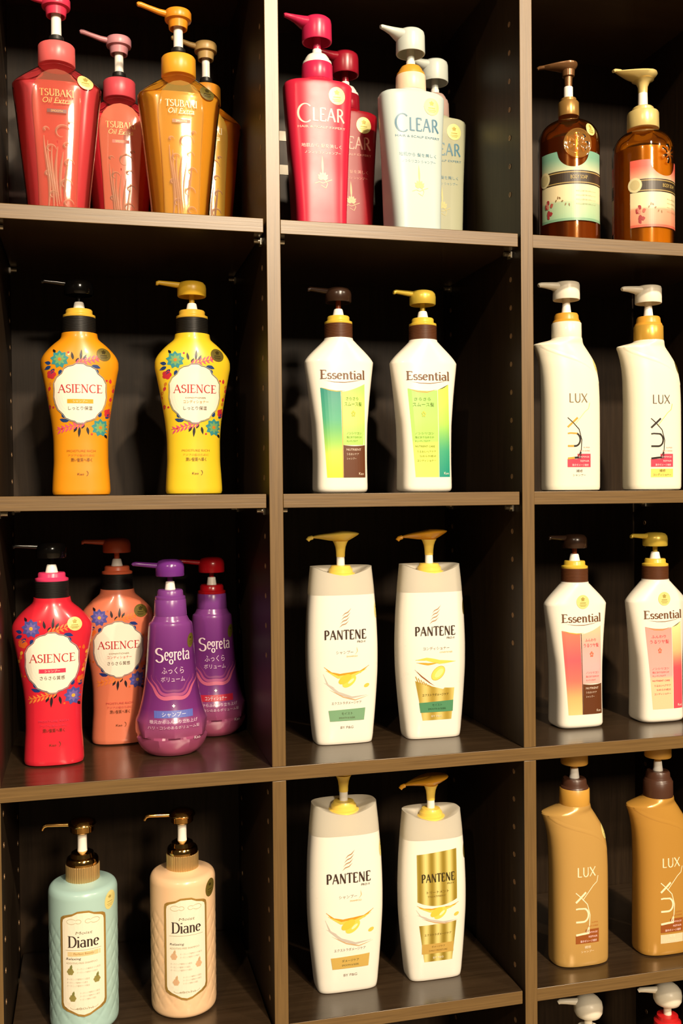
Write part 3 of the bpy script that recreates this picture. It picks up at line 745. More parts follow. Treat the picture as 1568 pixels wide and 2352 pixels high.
def pantene(loc, rot, S, kind, label, grp, tilt=0):
    root = thing('pump_bottle', label, 'bottle', loc, rot, grp); k = .001 * S
    rows = [(0, 32.6, 17.6, 4.6), (.8, 33.2, 18.4, 4.6), (18, 35.6, 20.4, 4), (40, 38, 21.6, 3.5), (65, 40.4, 23, 3), (88, 41.6, 23.6, 3), (105, 41.8, 23.6, 3), (140, 40.8, 22.8, 3), (171, 38.6, 21.8, 3)]
    L = Loft(rows + [(173, 38.5, 21.7, 3), (203, 35.6, 20, 3)])
    Lb = Loft(rows)
    Lb.mesh('body', mat('gloss_white_plastic', (252, 246, 232), .28, coat=.25), root, k=k, seg=80)
    fn = lambda x, z, e: tuple(c * S for c in L.map(x, z, e))
    # frosted shoulder with a saddle-shaped top
    V, F = [], []; seg = 80; nz = 10
    def topz(x, y): return 203 - (10 * (1 - min(1, abs(x) / 35.6) ** 1.5) * min(1, -y / 16) if y < 0 else 0)
    for j in range(nz + 1):
        for i in range(seg):
            th = 2 * PI * i / seg; x, y, _ = L.pt(203, th); zt = topz(x, y)
            z = 171 + (zt - 171) * j / nz
            x, y, _ = L.pt(z, th); V.append((x, y, z))
    for j in range(nz):
        for i in range(seg): a, b = j * seg + i, j * seg + (i + 1) % seg; F.append((a, b, b + seg, a + seg))
    for r in (.9, .7, .5, .3, .02):
        for i in range(seg):
            th = 2 * PI * i / seg; x, y, _ = L.pt(203, th)
            q = min(1, r / .9); V.append((x * r, y * r, 190 + (topz(x, y) - 190) * q ** 1.6 - (.4 if r == .9 else 0)))
    for j in range(nz, nz + 5):
        for i in range(seg): a, b = j * seg + i, j * seg + (i + 1) % seg; F.append((a, b, b + seg, a + seg))
    sh = mk('frosted_shoulder', V, F, clear_mat('frosted_plastic', (252, 248, 236), .93, .3, (252, 246, 230)), root, 40, k)
    sh['label'] = 'frosted translucent shoulder with dipped top'
    nk = lathe('neck', [(16.5, 171.5), (16.5, 186), (15, 190.3)], mat('pale_yellow_plastic', (246, 232, 190), .4), root, k=k)
    dk = (62, 46, 40); gy = (150, 138, 128)
    pr = Print(fn); t = Print(fn, 5)
    def swirl(c):
        for i in range(4):
            t.line([(-8 + 1.2 * i, 134.6 + 4.2 * i), (-4.5 + i, 137.6 + 4.2 * i), (-.5 + i, 138.6 + 4.4 * i), (3.4 + .9 * i, 142.2 + 4.6 * i)], 1.1, c, 1, 1.5, True)
    def splash(z0, sc_=1):
        a = lambda x, z: (x, z0 + z * sc_)
        pr.line([a(-26, 38), a(-18, 31), (-8, z0 + 28 * sc_), a(4, 29), a(16, 31), a(27, 38)], 4.2, (232, 158, 40), 1, 1.5, True)
        pr.line([a(-24, 34), a(-10, 26), a(6, 27), a(24, 34)], 3.4, (250, 214, 96), 2, 1.5, True)
        pr.ell(*a(3, 21), 9.5, 5.4, (252, 220, 92), 38, 20, 2, 2); pr.ell(*a(-2, 23.5), 8.5, 4.4, (248, 206, 70), 30, 20, 3, 2)
        pr.ell(*a(5, 21), 4.4, 1.5, (255, 246, 190), 38, 12, 4, 1); pr.ell(*a(24, 15), 3.6, 2.2, (240, 205, 90), 20, 12, 2)
        pr.line([a(-27, 30), a(-22, 18), a(-10, 8), a(6, 2), a(24, 4)], 3.0, (206, 196, 184), 1, 1.5, True)
        pr.line([a(-20, 12), a(-4, 3), a(10, -1), a(26, 3)], 1.3, (214, 176, 130), 2, 1.5, True)
        pr.line([a(-26, 20), a(-14, 14)], 1.0, (214, 200, 190), 2, 1.5, True)
    wtop, wbot = 23.5, 19.5
    if kind in ('green_a', 'gold_a'):
        swirl((176, 134, 96)); t.serif('PANTENE', -25, 24, 121, 131.6, dk, .19, .09, False)
        t.text('PRO-V', 13, 23, 116.6, 119, dk); t.text('シャンプー', -12, 8, 104.4, 108.2, gy)
        t.line([(10, 103), (13, 107), (12, 112)], .6, (226, 180, 96), 1, taper=True)
        t.text('SHAMPOO', 0, 13, 100.6, 102.4, (226, 190, 120))
        splash(52, 1)
        t.text('エクストラダメージケア', -17.5, 17.5, 46.6, 50, gy)
        bx = (128, 172, 132) if kind == 'green_a' else (214, 178, 92)
        t.grid(27.4, 40, lambda q: -wbot + .2 - 1.8 * q, lambda q: wbot + 1.2 + 1.6 * q, bx, 12, 3, 0, top=lambda u: 1.4 * u)
        t.text('モイスト' if kind == 'green_a' else 'ダメージケア', -6 if kind == 'green_a' else -9, 7 if kind == 'green_a' else 10, 34.4, 37.4, (70, 84, 52)); t.text('SMOOTH & SLEEK', -9, 10, 30, 32, (96, 100, 70))
        t.text('BY P&G', -7, 8, 18.6, 21.4, gy)
    elif kind == 'green_b':
        swirl((176, 134, 96)); t.serif('PANTENE', -25, 24, 121, 131.6, dk, .19, .09, False)
        t.text('PRO-V', 13, 23, 116.6, 119, dk); t.text('コンディショナー', -16, 16, 104.4, 108.2, gy)
        t.text('CONDITIONER', 4, 20, 100.6, 102.4, (226, 190, 120))
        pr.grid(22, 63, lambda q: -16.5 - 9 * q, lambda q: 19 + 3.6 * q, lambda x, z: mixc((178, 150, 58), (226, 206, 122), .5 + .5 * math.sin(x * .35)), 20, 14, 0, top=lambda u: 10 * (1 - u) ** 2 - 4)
        pr.fan(2, 72, [(-25, 92), (-10, 94), (10, 92), (24, 90), (24, 74), (20, 64), (8, 58), (-6, 62), (-16, 70), (-25, 80)], (250, 244, 230), 4, 1)
        pr.line([(-25, 93), (-12, 94), (4, 90), (24, 90)], 4.6, (252, 214, 92), 2, 1.5, True); pr.line([(-24, 90), (-10, 88), (2, 89)], 2.6, (236, 166, 50), 3, 1.5, True)
        pr.ell(2, 77, 9.6, 6, (252, 222, 100), 44, 20, 3, 2); pr.ell(3, 77, 6.6, 3.2, (255, 240, 150), 44, 16, 4, 1); pr.ell(2, 77, 10.2, 6.6, (230, 170, 70), 44, 20, 2, 2)
        pr.line([(-26, 82), (-18, 74), (-8, 66), (-2, 62)], 1.5, (150, 86, 40), 2, 1.5, True)
        for i in range(7): pr.line([(-25 + 3 * i, 74 - 2.0 * i), (-22 + 3 * i, 67 - 1.2 * i)], 1.0, (190, 150, 50), 2)
        t.text('エクストラダメージケア', -17, 15, 50.5, 53.6, (96, 80, 30))
        t.grid(31.5, 43, lambda q: -19.2 - 1.6 * q, lambda q: 20.6 + .6 * q, (84, 146, 104), 12, 3, 0, top=lambda u: 1.6 * u); t.text('モイスト', -5, 7, 38.4, 41.2, (40, 80, 50)); t.text('SMOOTH & SLEEK', -10, 12, 34.2, 36.4, (40, 80, 50))
        t.text('BY P&G', -6, 7, 25.5, 28, (235, 230, 200))
    else:
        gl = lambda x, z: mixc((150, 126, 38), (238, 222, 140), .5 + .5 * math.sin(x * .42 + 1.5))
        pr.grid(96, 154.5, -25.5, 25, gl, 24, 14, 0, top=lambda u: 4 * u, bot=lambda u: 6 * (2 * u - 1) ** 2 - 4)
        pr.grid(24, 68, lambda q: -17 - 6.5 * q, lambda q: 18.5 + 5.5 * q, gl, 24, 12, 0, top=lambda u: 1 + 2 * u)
        t.serif('PANTENE', -20, 22, 121, 131, (56, 46, 20), .19, .09, False); t.text('PRO-V', 12, 21, 117, 119, (90, 74, 28))
        t.text('トリートメント', -14, 14, 107.4, 110.6, (120, 98, 36)); t.text('TREATMENT', -13, 10, 103, 105, (150, 124, 50))
        splash(70, .62)
        t.text('エクストラダメージケア', -17, 17, 56, 59, (120, 96, 36)); t.grid(34, 46, lambda q: -20, lambda q: 20, (206, 168, 84), 10, 2, 0)
        t.text('ダメージケア', -8, 9, 41, 43.6, (110, 80, 26)); t.text('DAILY MOISTURE', -11, 12, 36.6, 38.6, (120, 90, 36)); t.text('BY P&G', -6, 7, 27.6, 30, (245, 240, 215))
    pr.build('label_print', root); t.build('lettering', root)['kind'] = 'stuff'
    sticker(fn, 38.2, 152, 2.6, root, kind.endswith('_a'), 9)
    Y = mat('butter_yellow_plastic', (244, 210, 92), .3)
    lathe('collar_ring', [(16.4, 190), (17, 190.6), (16.8, 194.6), (14.2, 195.6), (13.8, 199.4), (12.4, 200.6), (11, 203.4), (5, 204)], Y, root, k=k)
    lathe('pump_nozzle', [(4.7, 203.6), (4.6, 214.4), (4, 215)], mat('milk_white_plastic', (250, 246, 236), .3), root, k=k, seg=24)
    H = mat('amber_yellow_plastic', (226, 158, 40), .25)
    lathe('pump_stem', [(5, 213.6), (5.2, 219), (6, 225), (7.6, 229.6), (9, 231.8)], Y, root, k=k, seg=28)
    # paddle head: round at the back, drawn out to a drooping tip
    V, F = [], []; n = 40; prof = [(.10, -4.5), (.35, -3.6), (.7, .6), (.94, 3.8), (1.0, 5.0), (.97, 6.0), (.8, 7.2), (.5, 8.2), (.2, 8.7), (.02, 8.8)]
    for s_, dz in prof:
        for i in range(n):
            th = 2 * PI * i / n; c, q = math.cos(th), math.sin(th)
            x = 22 * c if c > 0 else 37 * c
            y = 19 * q * (1 if c > 0 else (1 - .80 * abs(c) ** 1.5))
            drop = -2.0 * max(0, -x * s_ / 37) ** 4
            th_ = 1 if x > 0 else 1 - .35 * (abs(x) / 37)
            V.append((x * s_, y * s_, 235 + (dz * th_) + drop + tilt * x * s_))
    for j in range(len(prof) - 1):
        for i in range(n): a, b = j * n + i, j * n + (i + 1) % n; F.append((a, b, b + n, a + n))
    F.append(tuple(range(n))[::-1]); F.append(tuple(range(len(V) - n, len(V))))
    h = mk('pump_head', V, F, H if tilt else Y, root, 50, k)
    tube('spout', [(-33, 0, 236.6 + tilt * -33, 3.2, 2.4), (-37, 0, 235.6 + tilt * -37, 3, 2.6), (-39, 0, 233.2 + tilt * -38, 2.4, 2.4)], H if tilt else Y, h, 14, k)
    return root

def diane(loc, rot, S, bodym, label, grp, lcol, stb):
    root = thing('pump_bottle', label, 'bottle', loc, rot, grp); k = .001 * S
    L = Loft([(0, 31, 31, 2), (1.5, 33.6, 33.6, 2), (4.5, 35.4, 35.4, 2), (10, 35.9, 35.9, 2), (136, 35.9, 35.9, 2), (140, 35, 35, 2), (142.6, 33, 33, 2), (144, 30, 30, 2), (144.8, 20, 20, 2), (146.5, 17.6, 17.6, 2)])
    def quilt(p, th, z):
        if z < 8 or z > 112: return 0
        f = min(1, (z - 8) / 8, (112 - z) / 10)
        u = th / (2 * PI) * 14; v = z / 17
        a = abs(((u + v) % 1) - .5) * 2; b = abs(((u - v) % 1) - .5) * 2
        return -.75 * f * (max(a, b) ** 6)
    L.mesh('body', bodym, root, k=k, seg=168, disp=quilt, step=1.7, smooth=50)
    fn = lambda x, z, e: tuple(c * S for c in L.map(x, z, e))
    def plaque(w, zb, zt, dz):
        hs = [(0, zt + 3.2 - dz), (6, zt + 2.9 - dz), (11, zt + .6 - dz), (w - 3, zt - 1.4 - dz), (w - .6, zt - 3.2), (w, zt - 6.5), (w, zb + 10), (w - 1, zb + 6.4), (w - 5, zb + 3.6), (10, zb + 1), (6, zb - 1 + dz), (0, zb - 2.2 + dz)]
        return hs + [(-x, z) for x, z in hs[-2:0:-1]]
    p = Print(fn, 10); p.fan(0, 74, plaque(22.8, 23, 123, 0), (206, 164, 84), 8, 0); p.build('label_frame', root, FOIL)['label'] = 'gold rim of the label'
    p = Print(fn, 13); p.fan(0, 74, plaque(20.8, 25.2, 121, 0), (247, 238, 216), 8, 0); p.build('label_plaque', root)
    t = Print(fn, 14)
    dk = (56, 44, 38); g = (176, 160, 132)
    for sg in (1, -1):
        t.line([(sg * a, b) for a, b in arc(12, 116, 4.6, 2.6, -150, 150, 12)], .5, (200, 184, 150), 1); t.line([(sg * a, b) for a, b in arc(5, 116, 3, 2, 30, 330, 12)], .5, (200, 184, 150), 1)
        t.line([(sg * a, b) for a, b in arc(9, 31, 5, 2, 180, 360, 8)], .45, (200, 184, 150), 1)
    t.text('Moist', -8, 9, 103.4, 106.2, (140, 126, 104), .3)
    t.serif('Diane', -15.6, 16, 90.6, 101.6, dk, .16, .055, True)
    t.line([(-18, 87.6), (18, 87.6)], .4, g)
    if lcol == 'a':
        t.grid(81.5, 86, -16, 17, (232, 206, 150), 8, 1, 0); t.text('Perfect Beauty', -10, 11, 82.4, 85.2, (180, 140, 80))
    t.text('Relaxing', -17.6, -3, 77.4, 80.4, dk, .2); t.text('ADDITIVE-FREE SHAMPOO', -17.6, 14, 74, 75.8, g)
    fr = (150, 140, 76) if lcol == 'a' else (222, 180, 140)
    for (x, z) in ((-13.4, 66.4), (13.2, 56.6), (-11.4, 40)):
        for a in range(0, 360, 60): t.ell(x + 1.7 * math.cos(math.radians(a)), z + 1.7 * math.sin(math.radians(a)), 1.9, 1.7, fr, a, 10, 2)
        t.leaf(x, z + 2, 5.4, 1.3, 75, mixc(fr, (90, 110, 60), .4 if lcol == 'a' else .1), 3)
    for (x0, x1, z) in ((-7, 17, 68), (-7, 14, 64.6), (-17, 6, 58), (-17, 4, 54.6), (-17, 6, 51.4), (-4, 16, 44), (-4, 16, 40.8), (-4, 12, 37.6)):
        t.text('オーガニック植物オイル配合', x0, x1, z, z + 1.9, (196, 184, 164))
    t.text('480ml', -9, 9, 28.4, 30.4, g)
    t.build('lettering', root)['kind'] = 'stuff'
    sticker(fn, 27.4, 130, 5.2, root, stb, 9, -8)
    G = mat('champagne_gold', (226, 190, 128), .3, .75); GM = mat('polished_gold', (214, 170, 100), .12, 1.0); W = mat('milk_white_plastic', (250, 246, 236), .3)
    lathe('ribbed_cap', [(17.4, 146), (17.8, 146.6), (17.8, 161.4), (17.2, 162)], G, root, ribs=44, ribd=.4, k=k, smooth=25)
    lathe('collar_ring', [(17, 162), (17.2, 162.6), (16.6, 167), (15.6, 168.4), (12.6, 169.2), (11.6, 173.2), (9, 174.6), (5, 174.8)], GM, root, k=k)
    lathe('pump_stem', [(5.2, 174), (4.9, 178), (4.8, 190.4), (6, 192.4), (8.2, 194.4)], W, root, k=k, seg=28)
    h = lathe('pump_head', [(5, 192), (11.4, 194), (12.4, 195), (12.6, 200), (14.4, 201), (15, 202.4), (13.4, 205.4), (9, 207.6), (1, 208.4)], GM, root, k=k)
    a = math.radians(182); ca, sa = math.cos(a), math.sin(a)
    tube('spout', [(ca * d, sa * d, zz, r) for d, zz, r in ((10, 202, 2.4), (24, 203, 2.2), (36, 203.6, 2.1), (39, 203, 2.1), (40.6, 200.6, 1.9), (41, 199, 1.7))], GM, h, 14, k)
    return root

def tsubaki(loc, rot, S, shell, liquid, panel, cap, head, ink, bar, label, grp, gst=True, level=149, window=None):
    root = thing('pump_bottle', label, 'bottle', loc, rot, grp); k = .001 * S
    rows = [(0, 28.6, 21, 2.8), (1.5, 30, 22.4, 2.8), (40, 34.2, 23, 2.8), (90, 39.8, 23.8, 2.8), (125, 43.6, 24, 2.7), (144, 45.8, 24, 2.7), (148.5, 46, 23.6, 2.6), (151, 44.4, 23.2, 2.5), (156, 38.4, 22.6, 2.4), (162, 29, 22, 2.3), (167, 21.4, 19.6, 2.1), (171, 17.6, 17.2, 2), (174, 16.6, 16.6, 2)]
    L = Loft(rows)
    Li = Loft([(z if i else 2.0, a - 1.6, b - 1.6, n, 0) for i, (z, a, b, n) in enumerate(rows) if z < level] + [(level, L.at(level)[0] - 1.6, L.at(level)[1] - 1.6, 3.2, 0)])
    Li.mesh('liquid_fill', liquid, root, k=k, seg=64)
    L.mesh('body', shell, root, k=k, seg=80, smooth=30)
    fn = lambda x, z, e: tuple(c * S for c in L.map(x, z, e))
    # raised cameo panel with embossed swirls
    hs = [(0, 161), (8, 159.5), (15, 156), (20, 150), (23.6, 142), (25.2, 132), (25, 120), (23.4, 100), (21.4, 70), (20, 40), (19.2, 4)]
    outl = hs + [(-x, z) for x, z in hs[::-1][:-1]]
    dense = densify(outl + [outl[0]], 6)[:-1]
    V, F = [], []; m_ = len(dense); rings = [1.0, .965, .93, .7, .45, .2, .02]; eps = [.1, .9, 1.0, 1.0, 1.0, 1.0, 1.0]
    for r, e in zip(rings, eps):
        V += [fn(x * r, 84 + (z - 84) * r, e) for x, z in dense]
    for j in range(len(rings) - 1):
        for i in range(m_): a, b = j * m_ + i, j * m_ + (i + 1) % m_; F.append((a, a + m_, b + m_, b))
    mk('front_panel', V, F, panel, root, 50)
    random.seed(int(loc[0] * 10000) & 255)
    V, F = [], []
    def relief(pts, w):
        P = densify(pts, 2.2); n = len(P); o = len(V)
        for i, (x, z) in enumerate(P):
            a = Vector(P[max(i - 1, 0)]); b = Vector(P[min(i + 1, n - 1)]); d = (b - a).normalized(); q = w * (.25 + .75 * math.sin(PI * i / (n - 1)))
            V.append(fn(x - d.y * q, z + d.x * q, 1.0)); V.append(fn(x, z, 1.0 + q * .9)); V.append(fn(x + d.y * q, z - d.x * q, 1.0))
        for i in range(n - 1):
            for j in (0, 1): a = o + i * 3 + j; F.append((a, a + 1, a + 4, a + 3))
    for i in range(6):      # long strands
        x0 = -12 + 4.4 * i
        relief([(x0 + 3.2 * math.sin(.05 * z + i * .7) + .02 * (z - 10) * (1 - i / 3), z) for z in range(10 + 3 * i, 92 - 4 * i, 4)], 1.5)
    for cx_, cz_, r in ((5, 94, 9), (9, 80, 5), (-7, 76, 6), (11, 62, 6), (-10, 50, 5), (8, 40, 7), (-5, 28, 6), (10, 20, 6), (-12, 96, 4), (13, 104, 3.5)):
        relief([(cx_ + (r - .018 * a * .9) * math.cos(math.radians(a)), cz_ + (r - .018 * a * .9) * math.sin(math.radians(a))) for a in range(0, 300, 20)], 1.3)
    mk('embossed_swirls', V, F, clear_mat(panel.name + '_painted_highlight', (255, 246, 232), .45, .05, (255, 220, 190)), root, 70)  # paler colour stands in for highlights on the raised swirls
    t = Print(fn, 16)
    t.serif('TSUBAKI', -17.5, 17.5, 131.5, 138.6, ink, .15, .06, True)
    t.text('Oil Extra', -15, 14, 124, 130, ink, .25)
    t.line([(-3, 124.4), (14.5, 124.8)], .7, ink)
    t.grid(114.2, 118, -10, 10, bar, 6, 1, 1); t.text('SMOOTH', -6, 6, 115, 117.2, ink)
    t.build('lettering', root)['kind'] = 'stuff'
    if gst: sticker(fn, 29.5, 150.5, 8.6, root, gst == 'b', 7.6, -38)
    lathe('cap', [(14, 171.6), (18.8, 171.8), (19.4, 172.6), (19.2, 191.8), (18.4, 193), (8, 193.2)], cap, root, k=k)
    BK = mat('black_plastic', (24, 22, 20), .42)
    lathe('pump_collar', [(13, 193), (12.6, 195), (9.6, 197.6), (8.2, 199), (7.8, 203), (6.6, 204)], BK, root, k=k)
    lathe('pump_stem', [(5.8, 203.6), (5.4, 206), (5.2, 229.4)], mat('milk_white_plastic', (250, 246, 236), .3), root, k=k, seg=24)
    h = lathe('pump_head', [(5, 232), (8.4, 231), (8.8, 225.4), (10.2, 225.2), (10.8, 229.6), (11.4, 233), (14.6, 234.2), (15, 235.4), (15, 242), (14, 243.8), (10, 244.8), (1, 245)], head, root, k=k)
    a = math.radians(190); ca, sa = math.cos(a), math.sin(a)
    tube('spout', [(ca * d, sa * d, zz, ra, rb) for d, zz, ra, rb in ((10, 239.6, 4, 3.6), (22, 240.6, 3.4, 3.1), (34, 243, 2.8, 2.7), (42, 244.6, 2.8, 2.8), (45, 244.6, 2.6, 2.6), (46.4, 244, 1.8, 1.8))], head, h, 16, k)
    return root

def wash(loc, rot, S, amber, top, mid, gold, headm, label, grp, wide, stick):
    root = thing('pump_bottle', label, 'bottle', loc, rot, grp); k = .001 * S
    R0 = 36
    rows = [(0, 33, 33, 2), (1.2, 35, 35, 2), (4, 36, 36, 2), (132, 36, 36, 2), (142, 35.4, 35.4, 2), (150, 32.6, 32.6, 2), (156, 28, 28, 2), (160, 22, 22, 2), (163, 15.6, 15.6, 2), (165, 12.6, 12.6, 2), (170, 12, 12, 2)]
    L = Loft(rows); Li = Loft([(z + (1.6 if i == 0 else 0), a - 1.6, b - 1.6, n) for i, (z, a, b, n) in enumerate(rows[:4])] + [(136, 34.2, 34.2, 2)])
    Li.mesh('liquid_fill', amber[1], root, k=k, seg=48)
    L.mesh('body', amber[0], root, k=k, seg=72)
    def cyl(u, z, e):
        a = math.radians(u); r = (L.at(z)[0] + e) * S
        return (r * math.sin(a), -r * math.cos(a), z * S)
    p = Print(cyl)
    H = 67
    cream = (240, 224, 178)
    for c0 in (0, 180):
        def tz(u):
            d = (u - .5) * 2 * H
            return -19 * math.sqrt(max(0, 1 - (d / 30) ** 2)) if (abs(d) < 30 and c0 == 0) else 0
        p.grid(95, 118, c0 - H, c0 + H, lambda x, z: mixc(top, cream, max(0, min(1, (110 - z) / 22))), 48, 6, 0, top=tz)
        p.grid(79, 95, c0 - H, c0 + H, (58, 46, 34), 32, 2, 1)
        p.grid(80.4, 81.6, c0 - H, c0 + H, (176, 150, 90), 32, 1, 2); p.grid(92.4, 93.6, c0 - H, c0 + H, (176, 150, 90), 32, 1, 2)
        p.grid(38, 79, c0 - H, c0 + H, lambda x, z: ramp([(0, cream), (.42, cream), (.5, mixc(cream, mid, .7)), (.8, mixc(cream, mid, .8)), (1, mid)], (79 - z) / 41), 40, 14, 0)
        p.grid(37, 40, c0 - H, c0 + H, mixc(mid, (60, 110, 90), .3) if wide == 0 else mixc(mid, (200, 60, 50), .4), 40, 1, 1)
    p.build('label_print', root)
    t = Print(cyl, 4)
    t.text('BODY SOAP', -6, 26, 85, 89.4, (206, 178, 106))
    random.seed(3)
    for cx_ in (-48, 150):
        for j in range(9):
            t.leaf(cx_ + random.uniform(-7, 7), 52 + random.uniform(-6, 8), 7, 2.6, random.uniform(0, 360), random.choice([(190, 96, 80), (214, 140, 120), (130, 84, 60), (170, 60, 60)]), 2)
        for j in range(6): t.leaf(cx_ + 14 + 5 * j, 60 + 3 * math.sin(j), 4, 1.1, 40 + 50 * j, (150, 120, 80), 2)
    for i in range(4): t.text('やさしい泡で洗うボディソープ', 4, 46, 70 - 5 * i, 72 - 5 * i, (170, 150, 110))
    t.build('lettering', root)['kind'] = 'stuff'
    sp = Print(cyl, 6); sp.ell(-58, 88, 13, 9, (228, 214, 164), 0, 24, 0, 3); sp.ell(-58, 88, 9, 6.2, (206, 190, 138), 0, 20, 1, 2); sp.build('seal', root)
    # embossed medallion on the shoulder of the front
    V, F = [], []; n = 36
    for r, e in ((17, .0), (16.4, 1.5), (14.8, 1.7), (14.0, .7), (10, .9), (6, 1.3), (.2, 1.6)) if not wide else ((4, 0), (3.6, 1), (3, 1.6), (2, 2), (1.5, 2.2), (1, 2.3), (.2, 2.4)):
        for i in range(n):
            a = 2 * PI * i / n; V.append(cyl(8 + r * math.cos(a) / 36 * 57.3 / 1.0 , 126 + r * 1.05 * math.sin(a), e))
    for j in range(6):
        for i in range(n): a, b = j * n + i, j * n + (i + 1) % n; F.append((a, b, b + n, a + n))
    for k2 in range(7):
        o = len(V); a0 = 2 * PI * k2 / 7
        for rr, e in ((3, 1.2), (7, 2.4), (12, 1.1)):
            for da in (-.22, 0, .22): V.append(cyl(8 + rr * math.cos(a0 + da) / 36 * 57.3, 126 + rr * math.sin(a0 + da), e + (.5 if da == 0 else 0)))
        for j in (0, 1):
            for i in (0, 1): a = o + j * 3 + i; F.append((a, a + 1, a + 4, a + 3))
    mk('medallion', V, F, clear_mat('amber_relief', (250, 214, 140), .35, .06, (232, 178, 90)), root, 60)
    if stick: sticker(cyl, 36, 144, 11, root, True, 7.5)
    W = mat('milk_white_plastic', (250, 246, 236), .3)
    if wide:
        lathe('cap', [(18.4, 166), (18.8, 166.8), (18.4, 185), (17.6, 187), (13, 187.6), (12.6, 192), (11, 193.6), (5, 194)], gold, root, k=k)
        lathe('pump_nozzle', [(5.8, 193.6), (5.4, 211), (5, 212)], W, root, k=k, seg=24)
        lathe('pump_stem', [(5.4, 211), (5.8, 219), (8, 224), (13, 227)], headm, root, k=k, seg=28); hz, hl, hw = 229, 44, 17
    else:
        lathe('cap', [(12, 168.6), (12.3, 169.4), (12.1, 185), (11.2, 186.4), (9.4, 186.8), (9, 190.4), (5, 190.8)], gold, root, k=k)
        lathe('pump_nozzle', [(5.4, 190.4), (5.2, 204), (4.8, 204.6)], W, root, k=k, seg=24)
        lathe('pump_stem', [(4.4, 204), (4.8, 216), (7.2, 217), (7.6, 224), (6, 226)], headm, root, k=k, seg=28); hz, hl, hw = 226, 35, 11
    V, F = [], []; n = 40
    for s_, dz in ((.15, -5), (.5, -3.2), (.86, 1), (1, 4.4), (.97, 6.4), (.7, 7.4), (.02, 7.8)):
        for i in range(n):
            th = 2 * PI * i / n; c, q = math.cos(th), math.sin(th)
            x = hw * c if c > 0 else hl * c
            y = hw * q * (1 if c > 0 else (1 - .66 * abs(c) ** 1.6)); f = 1 if x > 0 else 1 - .45 * abs(c)
            V.append((x * s_, y * s_, hz + dz * f + (.02 * -x * s_ if wide == 0 else -.03 * -x * s_)))
    for j in range(6):
        for i in range(n): a, b = j * n + i, j * n + (i + 1) % n; F.append((a, b, b + n, a + n))
    F.append(tuple(range(n))[::-1]); F.append(tuple(range(len(V) - n, len(V))))
    h = mk('pump_head', V, F, headm, root, 50, k)
    tube('spout', [(-hl * .8, 0, hz + 3, 3.4, 2.4), (-hl * .97, 0, hz + 2.6, 2.8, 2.2), (-hl * 1.03, 0, hz + 1.2, 2.2, 1.8)], headm, h, 14, k)
    return root

def bulb(loc, rot, S, bodym, capm, label, grp):
    root = thing('pump_bottle', label, 'bottle', loc, rot, grp); k = .001 * S
    L = Loft([(0, 32, 22, 2.6), (2, 35, 25, 2.6), (60, 35, 25, 2.5), (140, 37, 25, 2.4), (165, 32, 23, 2.2), (178, 18, 18, 2), (182, 17, 17, 2)])
    L.mesh('body', bodym, root, k=k, seg=64)
    W = mat('ivory_plastic', (246, 238, 218), .35)
    lathe('cap', [(17.5, 181), (17.8, 182), (17.2, 200), (14, 203), (13.4, 208), (6, 209)], capm, root, k=k)
    lathe('pump_stem', [(5.2, 208.6), (5, 214), (5, 228)], W, root, k=k, seg=24)
    h = lathe('pump_head', [(5, 224), (11, 222.4), (15.6, 225), (18, 230), (18.4, 237), (17.4, 243), (13.6, 248), (9.4, 251.4), (4, 253), (1, 253.2)], W, root, k=k)
    a = math.radians(168); ca, sa = math.cos(a), math.sin(a)
    tube('spout', [(ca * d, sa * d, zz, ra, rb) for d, zz, ra, rb in ((9, 243, 5.4, 5.2), (20, 243.6, 4.4, 4.2), (30, 244, 3.6, 3.4), (36, 244, 3.2, 3.2), (39, 242.6, 2.4, 2.4))], W, h, 18, k)
    return root

# ------------------------------------------------------------------ stock on the shelves
pal1 = ((58, 146, 150), (120, 170, 110), (30, 62, 120), (226, 84, 120), (26, 24, 30), (206, 50, 62), (214, 130, 40))
pal2 = ((82, 84, 162), (120, 104, 178), (34, 52, 122), (240, 132, 60), (34, 22, 30), (226, 104, 40), (250, 176, 60))
BLK = mat('gloss_black_plastic', (16, 14, 13), .16)
GY = mat('warm_gold_plastic', (224, 178, 60), .3)
G1 = 'pump bottles with a flower wreath and white plaque'
asience((-0.1904, 0.114, zB), 0, .98, mat('amber_orange_plastic', (232, 150, 22), .34, coat=.2), GY, BLK, pal1, (240, 170, 40), 'シャンプー', 'orange bottle with a flower wreath and a glossy black pump head', G1, ('しっとり保湿', (200, 110, 30)))
asience((-0.0681, 0.097, zB), 0, .98, mat('lemon_yellow_plastic', (242, 206, 44), .34, coat=.2), GY, mat('mustard_plastic', (222, 178, 48), .35), pal1, None, 'コンディショナー', 'lemon yellow bottle with a flower wreath and a yellow pump head', G1, ('しっとり保湿', (206, 150, 40)))
asience((-0.2228, 0.088, zC), 0, .98, mat('cherry_red_plastic', (222, 40, 58), .28, coat=.35), mat('hot_pink_plastic', (232, 62, 110), .3), BLK, pal2, (226, 60, 90), 'シャンプー', 'cherry red bottle with a flower wreath and a glossy black pump head', G1, ('さらさら質感', (220, 60, 90)), dark_reflection=False, st=(24, 154))
SAL = mat('terracotta_plastic', (206, 96, 62), .35)
asience((-0.152, 0.162, zC), 0, .98, mat('salmon_plastic', (226, 124, 92), .28, coat=.35), SAL, SAL, pal2, None, 'コンディショナー', 'salmon bottle with a flower wreath and a terracotta pump head', G1, ('さらさら質感', (214, 90, 80)))
